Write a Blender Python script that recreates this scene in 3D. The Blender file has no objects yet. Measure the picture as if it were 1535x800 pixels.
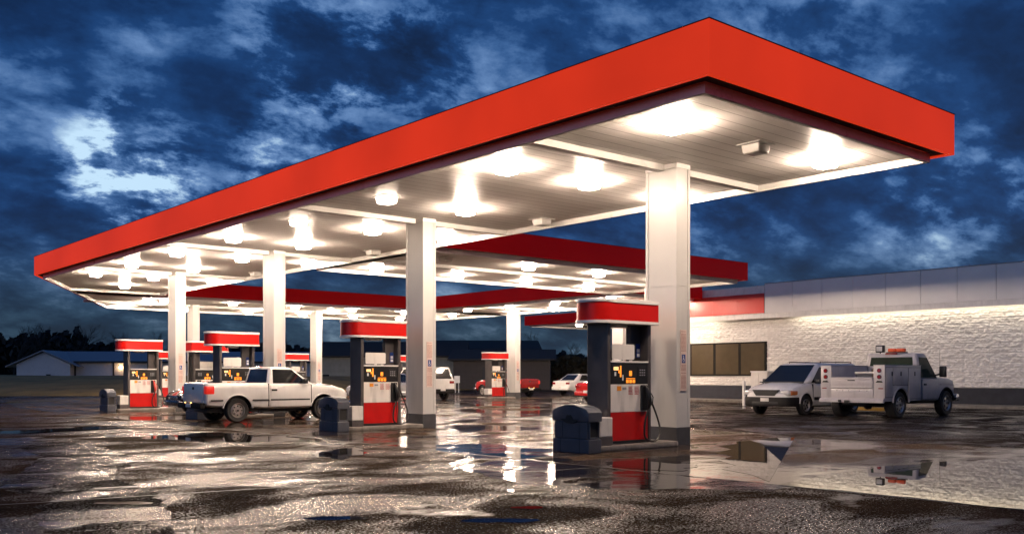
import bpy, bmesh, math, random
from mathutils import Vector, Matrix, noise as mn
R = math.radians
PI = math.pi
S = bpy.context.scene
C = S.collection
rnd = random.Random(7)

# ------------------------------------------------------------------ materials
def _new(name):
    m = bpy.data.materials.new(name); m.use_nodes = True
    nt = m.node_tree
    return m, nt, nt.nodes['Principled BSDF']

def N(nt, t, **kw):
    n = nt.nodes.new(t)
    for k, v in kw.items():
        if k in n.inputs.keys() if hasattr(n.inputs, 'keys') else False:
            n.inputs[k].default_value = v
        else:
            setattr(n, k, v)
    return n

def ramp(nt, stops, interp='LINEAR'):
    r = nt.nodes.new('ShaderNodeValToRGB'); r.color_ramp.interpolation = interp
    e = r.color_ramp.elements
    while len(e) < len(stops): e.new(.5)
    for el, (p, c) in zip(e, stops):
        el.position = p
        el.color = (*c, 1) if isinstance(c, tuple) else (c, c, c, 1)
    return r

def pm(name, col, rough=.5, metal=0, var=.12, vscale=3., bump=0, bscale=60., rvar=.1, coat=0, spec=.5, dirt=0):
    """Principled paint / plastic / metal with uneven colour, gloss and a little relief."""
    m, nt, p = _new(name)
    L = nt.links.new
    tc = nt.nodes.new('ShaderNodeTexCoord')
    n = N(nt, 'ShaderNodeTexNoise'); n.inputs['Scale'].default_value = vscale; n.inputs['Detail'].default_value = 6
    L(tc.outputs['Object'], n.inputs['Vector'])
    lo = tuple(max(0, c*(1-var)) for c in col); hi = tuple(min(1, c*(1+var)) for c in col)
    r = ramp(nt, [(.3, lo), (.7, hi)])
    L(n.outputs['Fac'], r.inputs['Fac'])
    out = r.outputs['Color']
    if dirt:
        n2 = N(nt, 'ShaderNodeTexNoise'); n2.inputs['Scale'].default_value = vscale*2.3; n2.inputs['Detail'].default_value = 8
        mp = nt.nodes.new('ShaderNodeMapping'); mp.inputs['Scale'].default_value = (1, 1, .25)
        L(tc.outputs['Object'], mp.inputs['Vector']); L(mp.outputs[0], n2.inputs['Vector'])
        r2 = ramp(nt, [(.52, 0.), (.75, dirt)])
        L(n2.outputs['Fac'], r2.inputs['Fac'])
        mx = nt.nodes.new('ShaderNodeMix'); mx.data_type = 'RGBA'
        mx.inputs[7].default_value = (.06, .05, .042, 1)
        L(r2.outputs['Color'], mx.inputs[0]); L(out, mx.inputs[6]); out = mx.outputs[2]
    L(out, p.inputs['Base Color'])
    rr = nt.nodes.new('ShaderNodeMapRange')
    rr.inputs['To Min'].default_value = max(.02, rough-rvar*rough); rr.inputs['To Max'].default_value = min(1, rough+rvar*rough)
    L(n.outputs['Fac'], rr.inputs['Value']); L(rr.outputs[0], p.inputs['Roughness'])
    p.inputs['Metallic'].default_value = metal
    p.inputs['Specular IOR Level'].default_value = spec
    p.inputs['Coat Weight'].default_value = coat
    p.inputs['Coat Roughness'].default_value = .05
    if bump:
        b = nt.nodes.new('ShaderNodeBump'); b.inputs['Strength'].default_value = bump; b.inputs['Distance'].default_value = .01
        nb = N(nt, 'ShaderNodeTexNoise'); nb.inputs['Scale'].default_value = bscale; nb.inputs['Detail'].default_value = 5
        L(tc.outputs['Object'], nb.inputs['Vector']); L(nb.outputs['Fac'], b.inputs['Height']); L(b.outputs[0], p.inputs['Normal'])
    return m

def em(name, col, strength, base=None):
    m, nt, p = _new(name)
    p.inputs['Base Color'].default_value = (*(base or col), 1)
    p.inputs['Emission Color'].default_value = (*col, 1)
    p.inputs['Emission Strength'].default_value = strength
    p.inputs['Roughness'].default_value = .3
    return m

WARM = (1., .775, .60)
M = {}
M['lens'] = em('lamp_lens_lit', WARM, 350, (.8, .8, .8))
M['lens_dim'] = em('lamp_lens_dim', WARM, 14, (.8, .8, .8))
M['lens_off'] = pm('lamp_lens_off', (.6, .58, .55), .25, var=.05)
M['housing'] = pm('lamp_housing', (.72, .7, .67), .4, var=.05)
M['white_metal'] = pm('white_painted_steel', (.78, .76, .73), .3, var=.05, vscale=1.2, rvar=.3, dirt=.1)
M['column'] = pm('column_cladding', (.54, .53, .515), .32, var=.06, vscale=.8, rvar=.3, dirt=.22, bump=.05, bscale=4)
M['col_base'] = pm('column_base_paint', (.055, .055, .06), .5, var=.3, dirt=.2)
M['ledge'] = pm('canopy_ledge_dark', (.03, .022, .02), .6)
M['roof'] = pm('canopy_roof_deck', (.25, .25, .25), .7)
M['white_plastic'] = pm('white_plastic', (.72, .69, .65), .35, var=.06, dirt=.25)
M['panel_white'] = pm('dispenser_white_panel', (.74, .70, .66), .35, var=.06, dirt=.3)
M['panel_red'] = pm('dispenser_red_panel', (.50, .008, .006), .3, var=.12, dirt=.1)
M['header_red'] = pm('dispenser_header_red', (.52, .006, .003), .35, var=.08, spec=.3)
M['post'] = pm('dispenser_grey_post', (.095, .084, .082), .32, metal=.35, var=.2, rvar=.3)
M['console'] = pm('dispenser_black_console', (.014, .013, .013), .3)
M['black'] = pm('black_plastic', (.012, .012, .012), .4)
M['rubber'] = pm('black_rubber', (.014, .013, .013), .6, bump=.2)
M['orange'] = em('orange_backlit_button', (1., .32, .03), .9)
M['screen'] = em('amber_display', (1., .62, .25), 1.1)
M['orange_sticker'] = pm('orange_sticker', (.8, .28, .02), .5)
M['red_print'] = pm('red_print', (.5, .05, .04), .5)
M['brown_print'] = pm('faded_brown_print', (.38, .20, .17), .6)
M['paper'] = pm('notice_paper', (.66, .52, .47), .5, var=.1)
M['blue_sign'] = pm('blue_sign', (.01, .04, .22), .4)
M['white_print'] = pm('white_print', (.75, .75, .75), .5)
M['nozzle_red'] = pm('red_nozzle_cover', (.55, .05, .04), .4)
M['bin'] = pm('blue_grey_bin_plastic', (.058, .064, .082), .42, var=.12, dirt=.25, bump=.08, bscale=80)
M['bin_dark'] = pm('bin_opening_dark', (.012, .011, .011), .6)
M['kerb'] = pm('concrete_island', (.20, .18, .16), .35, var=.25, vscale=5, bump=.4, bscale=50, dirt=.5)
M['white_paint'] = pm('white_car_paint', (.80, .785, .76), .22, var=.03, coat=.6, dirt=.10)
M['silver_paint'] = pm('silver_car_paint', (.55, .55, .56), .25, metal=.5, coat=.6)
M['dark_paint'] = pm('dark_car_paint', (.015, .016, .022), .15, coat=1)
M['red_paint'] = pm('red_car_paint', (.45, .012, .012), .2, coat=.8)
M['crimson_paint'] = pm('crimson_car_paint', (.25, .012, .012), .25, coat=.6)
M['glass'] = pm('dark_window_glass', (.012, .014, .016), .03, var=.1, spec=.8)
M['glass_green'] = pm('greenish_window_glass', (.03, .05, .038), .02, spec=.12)
M['chrome'] = pm('chrome', (.75, .75, .76), .12, metal=1)
M['steel_rim'] = pm('steel_rim', (.42, .40, .38), .3, metal=.8, var=.15)
M['tail_red'] = pm('tail_light_red', (.25, .007, .007), .15, coat=1)
M['tail_lit'] = em('tail_light_lit', (1., .035, .015), .42, (.5, .02, .02))
M['plate_lamp'] = em('amber_marker_lamp', (1., .5, .15), 5)
M['headlamp'] = pm('headlamp_glass', (.6, .6, .58), .12, coat=1)
M['amber'] = pm('amber_lens', (.75, .22, .05), .2, coat=.5)
M['beacon'] = em('amber_beacon', (1., .10, .02), .12, (.6, .08, .02))
M['grille'] = pm('black_grille', (.01, .01, .01), .5)
M['bumper_grey'] = pm('dark_bumper_plastic', (.012, .011, .011), .6, spec=.2)
M['service_paint'] = pm('service_truck_white_paint', (.50, .475, .485), .32, var=.06, coat=.3, dirt=.18)
M['bed_grey'] = pm('truck_bed_grey', (.30, .30, .33), .5, dirt=.3)
M['parapet'] = pm('store_grey_metal_panel', (.77, .74, .71), .32, metal=0, var=.06, vscale=.6, rvar=.15, dirt=.04, bump=.12, bscale=1.0)
M['store_white'] = pm('store_white_trim', (.78, .75, .70), .4, var=.08, dirt=.15)
M['store_red'] = pm('store_red_sign_band', (.72, .045, .035), .35, var=.03, vscale=.7)
M['store_base'] = pm('store_base_paint', (.040, .042, .052), .6, var=.15, spec=.1, bump=.4, bscale=15)
M['window_tint'] = pm('store_tan_window', (.085, .065, .038), .12, var=.06)
M['frame_dark'] = pm('window_frame_dark', (.012, .011, .01), .6, spec=.1)
M['tube'] = em('wall_wash_tube', (1., .88, .70), 9)
M['shed_wall'] = pm('shed_wall', (.62, .63, .66), .6, var=.05)
M['shed_roof'] = pm('shed_blue_roof', (.25, .26, .30), .5, var=.08)
M['shed_dark'] = pm('shed_dark_trim', (.03, .03, .035), .6)
M['house_wall'] = pm('house_wall_dark', (.05, .042, .04), .7)
M['house_pale'] = pm('house_wall_pale', (.22, .23, .215), .7)
M['house_roof'] = pm('house_roof_dark', (.022, .021, .022), .8)
M['bulb'] = em('shed_lamp', (1., .6, .28), 60)
M['green_sign'] = em('green_lit_sign', (.22, 1., .18), 2.2)
M['bark'] = pm('bark', (.025, .022, .02), .9)
M['wood_far'] = pm('far_wood_twigs', (.022, .024, .026), .95, var=.4, vscale=.2)
M['hedge'] = pm('brown_hedge_leaves', (.055, .045, .022), .9, var=.5, vscale=.8)
M['joint'] = pm('pavement_joint_tar', (.008, .008, .008), .35)

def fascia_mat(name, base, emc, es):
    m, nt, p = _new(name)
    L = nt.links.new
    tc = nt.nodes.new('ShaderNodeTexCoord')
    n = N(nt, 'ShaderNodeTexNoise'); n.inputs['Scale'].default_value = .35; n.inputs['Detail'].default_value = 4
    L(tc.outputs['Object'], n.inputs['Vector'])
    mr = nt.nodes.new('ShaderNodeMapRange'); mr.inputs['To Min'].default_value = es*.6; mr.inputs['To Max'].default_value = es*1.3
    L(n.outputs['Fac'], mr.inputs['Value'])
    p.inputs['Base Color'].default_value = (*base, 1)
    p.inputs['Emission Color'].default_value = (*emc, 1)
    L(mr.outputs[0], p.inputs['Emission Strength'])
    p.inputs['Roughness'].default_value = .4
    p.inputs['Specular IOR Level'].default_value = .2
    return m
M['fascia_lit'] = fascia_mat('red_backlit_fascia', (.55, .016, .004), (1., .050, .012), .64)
M['fascia'] = fascia_mat('red_fascia_added_glow', (.34, .004, .003), (1., .002, .001), .10)  # rear fascias are unlit; a faint red glow is added to brighten them

M['cap'] = pm('fascia_cap_dark_red', (.10, .008, .006), .5)
def soffit_mat():
    m, nt, p = _new('ribbed_soffit_panels')
    L = nt.links.new
    g = nt.nodes.new('ShaderNodeNewGeometry'); sp = nt.nodes.new('ShaderNodeSeparateXYZ')
    L(g.outputs['Position'], sp.inputs[0])
    def math_(op, a, b=None, c=None):
        x = nt.nodes.new('ShaderNodeMath'); x.operation = op
        for i, v in enumerate((a, b, c)):
            if v is None: continue
            if isinstance(v, (int, float)): x.inputs[i].default_value = v
            else: L(v, x.inputs[i])
        return x.outputs[0]
    f = math_('FRACT', math_('MULTIPLY', sp.outputs['Y'], 1/.305))
    groove = math_('LESS_THAN', math_('ABSOLUTE', math_('SUBTRACT', f, .5)), .035)
    f2 = math_('SINE', math_('MULTIPLY', sp.outputs['Y'], 2*PI/.1016))
    h = math_('ADD', math_('MULTIPLY', groove, -1.0), math_('MULTIPLY', f2, .10))
    n = N(nt, 'ShaderNodeTexNoise'); n.inputs['Scale'].default_value = .8; n.inputs['Detail'].default_value = 6
    mp = nt.nodes.new('ShaderNodeMapping'); mp.inputs['Scale'].default_value = (.25, 1.2, 1)
    L(g.outputs['Position'], mp.inputs['Vector']); L(mp.outputs[0], n.inputs['Vector'])
    h2 = math_('ADD', h, math_('MULTIPLY', n.outputs['Fac'], .8))
    b = nt.nodes.new('ShaderNodeBump'); b.inputs['Strength'].default_value = .35; b.inputs['Distance'].default_value = .02
    L(h2, b.inputs['Height']); L(b.outputs[0], p.inputs['Normal'])
    r = ramp(nt, [(.3, (.82, .785, .75)), (.7, (.88, .85, .82))])
    L(n.outputs['Fac'], r.inputs['Fac'])
    mx = nt.nodes.new('ShaderNodeMix'); mx.data_type = 'RGBA'
    mx.inputs[7].default_value = (.3, .26, .24, 1)
    L(math_('MULTIPLY', groove, .8), mx.inputs[0]); L(r.outputs['Color'], mx.inputs[6]); L(mx.outputs[2], p.inputs['Base Color'])
    p.inputs['Roughness'].default_value = .4
    return m
M['soffit'] = soffit_mat()

def ground_mat(name, dark, light, wet_lo, wet_hi, rough_dry, rough_wet, agg, film, seed, shape=.4):
    """Wet pavement: aggregate relief, damp areas, and smooth water film in the low places."""
    m, nt, p = _new(name)
    L = nt.links.new
    g = nt.nodes.new('ShaderNodeNewGeometry')
    mp = nt.nodes.new('ShaderNodeMapping'); mp.inputs['Location'].default_value = (seed, seed*.7, 0)
    mp.inputs['Rotation'].default_value = (0, 0, R(49)); mp.inputs['Scale'].default_value = (1.0, 1.3, 1)
    L(g.outputs['Position'], mp.inputs['Vector'])
    def noise(scale, detail=6, rough=.55, vec=None, dist=0.):
        n = nt.nodes.new('ShaderNodeTexNoise'); n.inputs['Scale'].default_value = scale
        n.inputs['Detail'].default_value = detail; n.inputs['Roughness'].default_value = rough; n.inputs['Distortion'].default_value = dist
        L(vec or mp.outputs[0], n.inputs['Vector']); return n.outputs['Fac']
    def math_(op, a, b=None):
        x = nt.nodes.new('ShaderNodeMath'); x.operation = op
        for i, v in enumerate((a, b)):
            if v is None: continue
            if isinstance(v, (int, float)): x.inputs[i].default_value = v
            else: L(v, x.inputs[i])
        return x.outputs[0]
    def mr(v, a, b, c, d, smooth=True):
        x = nt.nodes.new('ShaderNodeMapRange'); x.interpolation_type = 'SMOOTHSTEP' if smooth else 'LINEAR'
        L(v, x.inputs['Value'])
        for k, q in zip(('From Min', 'From Max', 'To Min', 'To Max'), (a, b, c, d)): x.inputs[k].default_value = q
        return x.outputs[0]
    big = noise(shape, 7, .58, dist=.4)
    film_m = mr(big, wet_lo, wet_hi, 0, film)
    damp = mr(noise(.55, 8, .62, dist=.8), .36, .64, 0, 1)
    aggf = noise(75, 3, .7, g.outputs['Position'])
    aggc = noise(22, 4, .6, g.outputs['Position'])
    # colour: light and dark stones, palest speckles painted in to boost wet glints
    cr = ramp(nt, [(.36, dark), (.60, light), (.70, tuple(min(1, 3.2*c) for c in light))])
    spk = noise(60, 2, .8, g.outputs['Position'])
    L(math_('ADD', math_('MULTIPLY', spk, .72), math_('MULTIPLY', noise(1.4, 8, .65), .28)), cr.inputs['Fac'])
    L(cr.outputs['Color'], p.inputs['Base Color'])
    # gloss
    dryr = math_('ADD', mr(damp, 0, 1, rough_dry*1.35, rough_dry*.5, False), mr(spk, .35, .65, .10, -.10, False))
    mx = nt.nodes.new('ShaderNodeMix'); L(film_m, mx.inputs[0]); L(dryr, mx.inputs[2]); mx.inputs[3].default_value = rough_wet
    L(mx.outputs[0], p.inputs['Roughness'])
    # relief
    inv = math_('SUBTRACT', 1., film_m)
    hh = math_('ADD', math_('MULTIPLY', aggf, .55), math_('MULTIPLY', aggc, .8))
    b1 = nt.nodes.new('ShaderNodeBump'); b1.inputs['Distance'].default_value = agg
    L(math_('ADD', math_('MULTIPLY', inv, .93), .02), b1.inputs['Strength']); L(hh, b1.inputs['Height'])
    b2 = nt.nodes.new('ShaderNodeBump'); b2.inputs['Distance'].default_value = .02; b2.inputs['Strength'].default_value = .22
    L(noise(2.2, 4, .5), b2.inputs['Height']); L(b1.outputs[0], b2.inputs['Normal'])
    L(b2.outputs[0], p.inputs['Normal'])
    # single wet stones glint among matt ones; damp ground has more of them
    g1 = noise(40, 3, .75, g.outputs['Position'])
    glint = mr(math_('ADD', g1, math_('MULTIPLY', math_('SUBTRACT', damp, .5), .15)), .535, .615, 0, 1)
    glint = math_('MAXIMUM', glint, film_m)
    L(mr(glint, 0, 1, .0, .52, False), p.inputs['Specular IOR Level'])
    return m
M['asphalt'] = ground_mat('wet_asphalt', (.009, .007, .006), (.035, .023, .016), .56, .63, .38, .08, .009, .85, 3.1)
M['pad'] = ground_mat('wet_concrete_pad', (.022, .016, .012), (.062, .043, .030), .45, .56, .24, .035, .004, 1., 11.3, .33)
M['patch'] = ground_mat('rough_asphalt_patch', (.010, .0075, .0062), (.036, .024, .016), .60, .70, .38, .08, .009, .8, 5.7)
M['lot'] = ground_mat('store_lot_asphalt', (.014, .011, .009), (.042, .034, .028), .55, .66, .40, .08, .008, .7, 8.8)

M['film'] = ground_mat('thin_water_film', (.006, .0045, .004), (.02, .016, .013), .56, .68, .30, .10, .009, .75, 1.9, .8)
M['film2'] = ground_mat('deeper_water_film', (.008, .006, .005), (.028, .019, .013), .36, .50, .24, .06, .004, .95, 4.4, .9)
def water_mat():
    m, nt, p = _new('standing_water')
    L = nt.links.new
    g = nt.nodes.new('ShaderNodeNewGeometry')
    n = nt.nodes.new('ShaderNodeTexNoise'); n.inputs['Scale'].default_value = 3; n.inputs['Detail'].default_value = 3
    L(g.outputs['Position'], n.inputs['Vector'])
    b = nt.nodes.new('ShaderNodeBump'); b.inputs['Strength'].default_value = .02; b.inputs['Distance'].default_value = .01
    L(n.outputs['Fac'], b.inputs['Height']); L(b.outputs[0], p.inputs['Normal'])
    p.inputs['Base Color'].default_value = (.016, .013, .011, 1); p.inputs['Roughness'].default_value = .008
    p.inputs['Specular IOR Level'].default_value = .2; p.inputs['IOR'].default_value = 1.33
    return m
M['water'] = water_mat()

def grass_mat():
    m, nt, p = _new('rough_grass')
    L = nt.links.new
    g = nt.nodes.new('ShaderNodeNewGeometry')
    n = nt.nodes.new('ShaderNodeTexNoise'); n.inputs['Scale'].default_value = .35; n.inputs['Detail'].default_value = 12; n.inputs['Roughness'].default_value = .7
    L(g.outputs['Position'], n.inputs['Vector'])
    r = ramp(nt, [(.32, (.11, .08, .03)), (.5, (.24, .16, .05)), (.68, (.34, .22, .075))])
    L(n.outputs['Fac'], r.inputs['Fac']); L(r.outputs['Color'], p.inputs['Base Color'])
    p.inputs['Roughness'].default_value = .9
    n2 = nt.nodes.new('ShaderNodeTexNoise'); n2.inputs['Scale'].default_value = 3; n2.inputs['Detail'].default_value = 8
    L(g.outputs['Position'], n2.inputs['Vector'])
    b = nt.nodes.new('ShaderNodeBump'); b.inputs['Strength'].default_value = .6; b.inputs['Distance'].default_value = .1
    L(n2.outputs['Fac'], b.inputs['Height']); L(b.outputs[0], p.inputs['Normal'])
    return m
M['grass'] = grass_mat()

def block_mat():
    m, nt, p = _new('white_split_face_block')
    L = nt.links.new
    g = nt.nodes.new('ShaderNodeNewGeometry')
    sp = nt.nodes.new('ShaderNodeSeparateXYZ'); cb = nt.nodes.new('ShaderNodeCombineXYZ')
    L(g.outputs['Position'], sp.inputs[0]); L(sp.outputs['Y'], cb.inputs['X']); L(sp.outputs['Z'], cb.inputs['Y'])
    bt = nt.nodes.new('ShaderNodeTexBrick'); bt.inputs['Scale'].default_value = 1
    bt.inputs['Brick Width'].default_value = .406; bt.inputs['Row Height'].default_value = .203; bt.inputs['Mortar Size'].default_value = .008
    bt.inputs['Color1'].default_value = (.80, .77, .73, 1); bt.inputs['Color2'].default_value = (.72, .69, .65, 1); bt.inputs['Mortar'].default_value = (.60, .575, .545, 1)
    L(cb.outputs[0], bt.inputs['Vector'])
    L(bt.outputs['Color'], p.inputs['Base Color'])
    n2 = nt.nodes.new('ShaderNodeTexNoise'); n2.inputs['Scale'].default_value = 22; n2.inputs['Detail'].default_value = 7
    L(g.outputs['Position'], n2.inputs['Vector'])
    b = nt.nodes.new('ShaderNodeBump'); b.inputs['Strength'].default_value = .7; b.inputs['Distance'].default_value = .02
    L(n2.outputs['Fac'], b.inputs['Height'])
    b2 = nt.nodes.new('ShaderNodeBump'); b2.inputs['Strength'].default_value = .6; b2.inputs['Distance'].default_value = .012; b2.invert = True
    L(bt.outputs['Fac'], b2.inputs['Height']); L(b.outputs[0], b2.inputs['Normal']); L(b2.outputs[0], p.inputs['Normal'])
    p.inputs['Roughness'].default_value = .55
    return m
M['block'] = block_mat()

# ------------------------------------------------------------------ mesh builder
class MB:
    def __init__(s): s.bm = bmesh.new(); s.mi = 0
    def _fin(s, faces):
        for f in faces: f.material_index = s.mi
    def box(s, x0, x1, y0, y1, z0, z1, bev=0, seg=2):
        vs = [s.bm.verts.new((x, y, z)) for x in (x0, x1) for y in (y0, y1) for z in (z0, z1)]
        idx = [(0, 1, 3, 2), (4, 6, 7, 5), (0, 4, 5, 1), (2, 3, 7, 6), (0, 2, 6, 4), (1, 5, 7, 3)]
        fs = [s.bm.faces.new([vs[i] for i in q]) for q in idx]
        s._fin(fs)
        if bev: s._bev(fs, bev, seg)
        return s
    def _bev(s, fs, bev, seg):
        es = list({e for f in fs for e in f.edges})
        r = bmesh.ops.bevel(s.bm, geom=es, offset=bev, segments=seg, affect='EDGES', profile=.5)
        s._fin(r['faces'])
    def hexa(s, pts, bev=0, seg=2):
        """pts: 4 bottom (ccw from above), 4 top"""
        vs = [s.bm.verts.new(p) for p in pts]
        idx = [(3, 2, 1, 0), (4, 5, 6, 7), (0, 1, 5, 4), (1, 2, 6, 5), (2, 3, 7, 6), (3, 0, 4, 7)]
        fs = [s.bm.faces.new([vs[i] for i in q]) for q in idx]
        s._fin(fs)
        if bev: s._bev(fs, bev, seg)
        return s
    def prism(s, poly, a0, a1, axis='z', bev=0, seg=2):
        """extrude a 2D outline along an axis; axis y: poly is (x,z); axis x: poly is (y,z)"""
        def P(p, a):
            return {'z': (p[0], p[1], a), 'y': (p[0], a, p[1]), 'x': (a, p[0], p[1])}[axis]
        v0 = [s.bm.verts.new(P(p, a0)) for p in poly]; v1 = [s.bm.verts.new(P(p, a1)) for p in poly]
        n = len(poly); fs = []
        for i in range(n):
            j = (i+1) % n
            fs.append(s.bm.faces.new((v0[i], v0[j], v1[j], v1[i])))
        fs.append(s.bm.faces.new(v0[::-1])); fs.append(s.bm.faces.new(v1))
        s._fin(fs)
        if bev:
            es = [e for f in fs[-2:] for e in f.edges]
            r = bmesh.ops.bevel(s.bm, geom=list(set(es)), offset=bev, segments=seg, affect='EDGES', profile=.5); s._fin(r['faces'])
        return s
    def poly(s, pts):
        f = s.bm.faces.new([s.bm.verts.new(p) for p in pts]); s._fin([f]); return s
    def cyl(s, a, b, r, seg=12, r2=None):
        a, b = Vector(a), Vector(b); r2 = r if r2 is None else r2
        d = (b-a).normalized(); u = d.orthogonal().normalized(); w = d.cross(u)
        v0 = [s.bm.verts.new(a+(u*math.cos(t)+w*math.sin(t))*r) for t in [2*PI*i/seg for i in range(seg)]]
        v1 = [s.bm.verts.new(b+(u*math.cos(t)+w*math.sin(t))*r2) for t in [2*PI*i/seg for i in range(seg)]]
        fs = [s.bm.faces.new((v0[i], v0[(i+1) % seg], v1[(i+1) % seg], v1[i])) for i in range(seg)]
        fs += [s.bm.faces.new(v0[::-1]), s.bm.faces.new(v1)]
        s._fin(fs); return s
    def tube(s, pts, r, seg=8):
        pts = [Vector(p) for p in pts]
        rings = []; u = None
        for i, p in enumerate(pts):
            d = (pts[min(i+1, len(pts)-1)]-pts[max(i-1, 0)]).normalized()
            u = d.orthogonal().normalized() if u is None else (u-d*u.dot(d)).normalized()
            w = d.cross(u); rr = r[i] if isinstance(r, (list, tuple)) else r
            rings.append([s.bm.verts.new(p+(u*math.cos(2*PI*k/seg)+w*math.sin(2*PI*k/seg))*rr) for k in range(seg)])
        fs = []
        for A, B in zip(rings, rings[1:]):
            for k in range(seg): fs.append(s.bm.faces.new((A[k], A[(k+1) % seg], B[(k+1) % seg], B[k])))
        fs.append(s.bm.faces.new(rings[0][::-1])); fs.append(s.bm.faces.new(rings[-1]))
        s._fin(fs); return s
    def lathe(s, prof, c, axis='y', seg=28, caps=True):
        """prof: (radius, offset along axis); closed loop round the axis"""
        rings = []
        for r, o in prof:
            ring = []
            for k in range(seg):
                t = 2*PI*k/seg
                if axis == 'y': v = (c[0]+r*math.cos(t), c[1]+o, c[2]+r*math.sin(t))
                else: v = (c[0]+r*math.cos(t), c[1]+r*math.sin(t), c[2]+o)
                ring.append(s.bm.verts.new(v))
            rings.append(ring)
        fs = []
        for A, B in zip(rings, rings[1:]):
            for k in range(seg): fs.append(s.bm.faces.new((A[k], A[(k+1) % seg], B[(k+1) % seg], B[k])))
        if caps: fs.append(s.bm.faces.new(rings[0])); fs.append(s.bm.faces.new(rings[-1][::-1]))
        s._fin(fs); return s
    def loft(s, stations):
        """stations: lists of points (closed rings of equal length)"""
        rings = [[s.bm.verts.new(p) for p in st] for st in stations]
        n = len(rings[0]); fs = []
        for A, B in zip(rings, rings[1:]):
            for k in range(n): fs.append(s.bm.faces.new((A[k], A[(k+1) % n], B[(k+1) % n], B[k])))
        fs.append(s.bm.faces.new(rings[0][::-1])); fs.append(s.bm.faces.new(rings[-1]))
        s._fin(fs); return s
    def ring(s, outer, inner, z0, z1):
        n = len(outer); V = lambda p, z: s.bm.verts.new((p[0], p[1], z))
        o0 = [V(p, z0) for p in outer]; o1 = [V(p, z1) for p in outer]; i0 = [V(p, z0) for p in inner]; i1 = [V(p, z1) for p in inner]
        fs = []
        for k in range(n):
            j = (k+1) % n
            if (Vector(outer[k])-Vector(inner[k])).length < 1e-5 and (Vector(outer[j])-Vector(inner[j])).length < 1e-5: continue
            fs += [s.bm.faces.new((o0[k], o0[j], o1[j], o1[k])), s.bm.faces.new((i0[j], i0[k], i1[k], i1[j])),
                   s.bm.faces.new((o1[k], o1[j], i1[j], i1[k])), s.bm.faces.new((o0[j], o0[k], i0[k], i0[j]))]
        s._fin(fs); return s
    def build(s, name, mats, parent=None, smooth=None, label=None):
        me = bpy.data.meshes.new(name)
        if s.mi >= 0: bmesh.ops.recalc_face_normals(s.bm, faces=s.bm.faces[:])
        s.bm.to_mesh(me); s.bm.free()
        for m in (mats if isinstance(mats, (list, tuple)) else [mats]): me.materials.append(M[m] if isinstance(m, str) else m)
        if smooth is not None: me.shade_smooth(); me.set_sharp_from_angle(angle=R(smooth))
        o = bpy.data.objects.new(name, me); C.objects.link(o)
        if parent is not None: o.parent = parent
        if label: o['label'] = label
        return o

def tag(o, label, cat=None, group=None, kind=None):
    if label: o['label'] = label
    if cat: o['category'] = cat
    if group: o['group'] = group
    if kind: o['kind'] = kind
    return o
def thing(name, label, cat, loc=(0, 0, 0), rz=0, group=None):
    o = bpy.data.objects.new(name, None); C.objects.link(o); o.location = loc; o.rotation_euler = (0, 0, rz)
    return tag(o, label, cat, group)
def copy_tree(o, parent=None):
    c = o.copy(); C.objects.link(c)
    if parent is not None: c.parent = parent
    for ch in KIDS.get(o.name, []): copy_tree(ch, c)
    return c
KIDS = {}
def freeze(root):
    """remember the children of a prototype before it is copied"""
    KIDS.clear()
    for o in C.objects:
        if o.parent: KIDS.setdefault(o.parent.name, []).append(o)
def clone(root, loc, rz=0, label=None, group=None):
    freeze(root); c = copy_tree(root); c.location = loc; c.rotation_euler = (0, 0, rz)
    if label: c['label'] = label
    if group: c['group'] = group
    return c

def sheet(name, pts, z, mat, kind='structure'):
    mb = MB(); mb.poly([(x, y, z) for x, y in pts])
    o = mb.build(name, mat); o.data.update()
    if o.data.polygons[0].normal.z < 0: o.data.flip_normals()
    return tag(o, None, kind=kind)
def wobble(pts, step=.25, amp=.08, sc=1.3, seed=0):
    out = []
    for i, p in enumerate(pts):
        q = pts[(i+1) % len(pts)]; a, b = Vector(p), Vector(q); n = max(1, int((b-a).length/step))
        nrm = Vector((b.y-a.y, a.x-b.x)).normalized() if (b-a).length > 1e-6 else Vector((0, 0))
        for k in range(n):
            c = a.lerp(b, k/n)
            f = mn.fractal(Vector((c.x*sc, c.y*sc, seed)), 1., 2., 4)
            c = c+nrm*f*amp*2
            out.append((c.x, c.y))
    return out

# ------------------------------------------------------------------ camera
cam = bpy.data.cameras.new('camera'); co = bpy.data.objects.new('camera', cam); C.objects.link(co); S.camera = co
co.location = (0, 0, 1.3); co.rotation_euler = (R(90), 0, -math.atan2(.6515, .7586))
cam.lens = 36*1421/1535; cam.sensor_width = 36; cam.sensor_fit = 'HORIZONTAL'; cam.shift_y = 163/1535; cam.clip_end = 5000
S.view_settings.view_transform = 'Standard'; S.view_settings.look = 'None'; S.view_settings.exposure = 0; S.view_settings.gamma = 1
S.render.engine = 'CYCLES'
cy = S.cycles; cy.use_denoising = True; cy.max_bounces = 7; cy.diffuse_bounces = 3; cy.glossy_bounces = 4; cy.sample_clamp_indirect = 8
cy.use_light_tree = True; cy.caustics_reflective = False; cy.caustics_refractive = False

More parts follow.
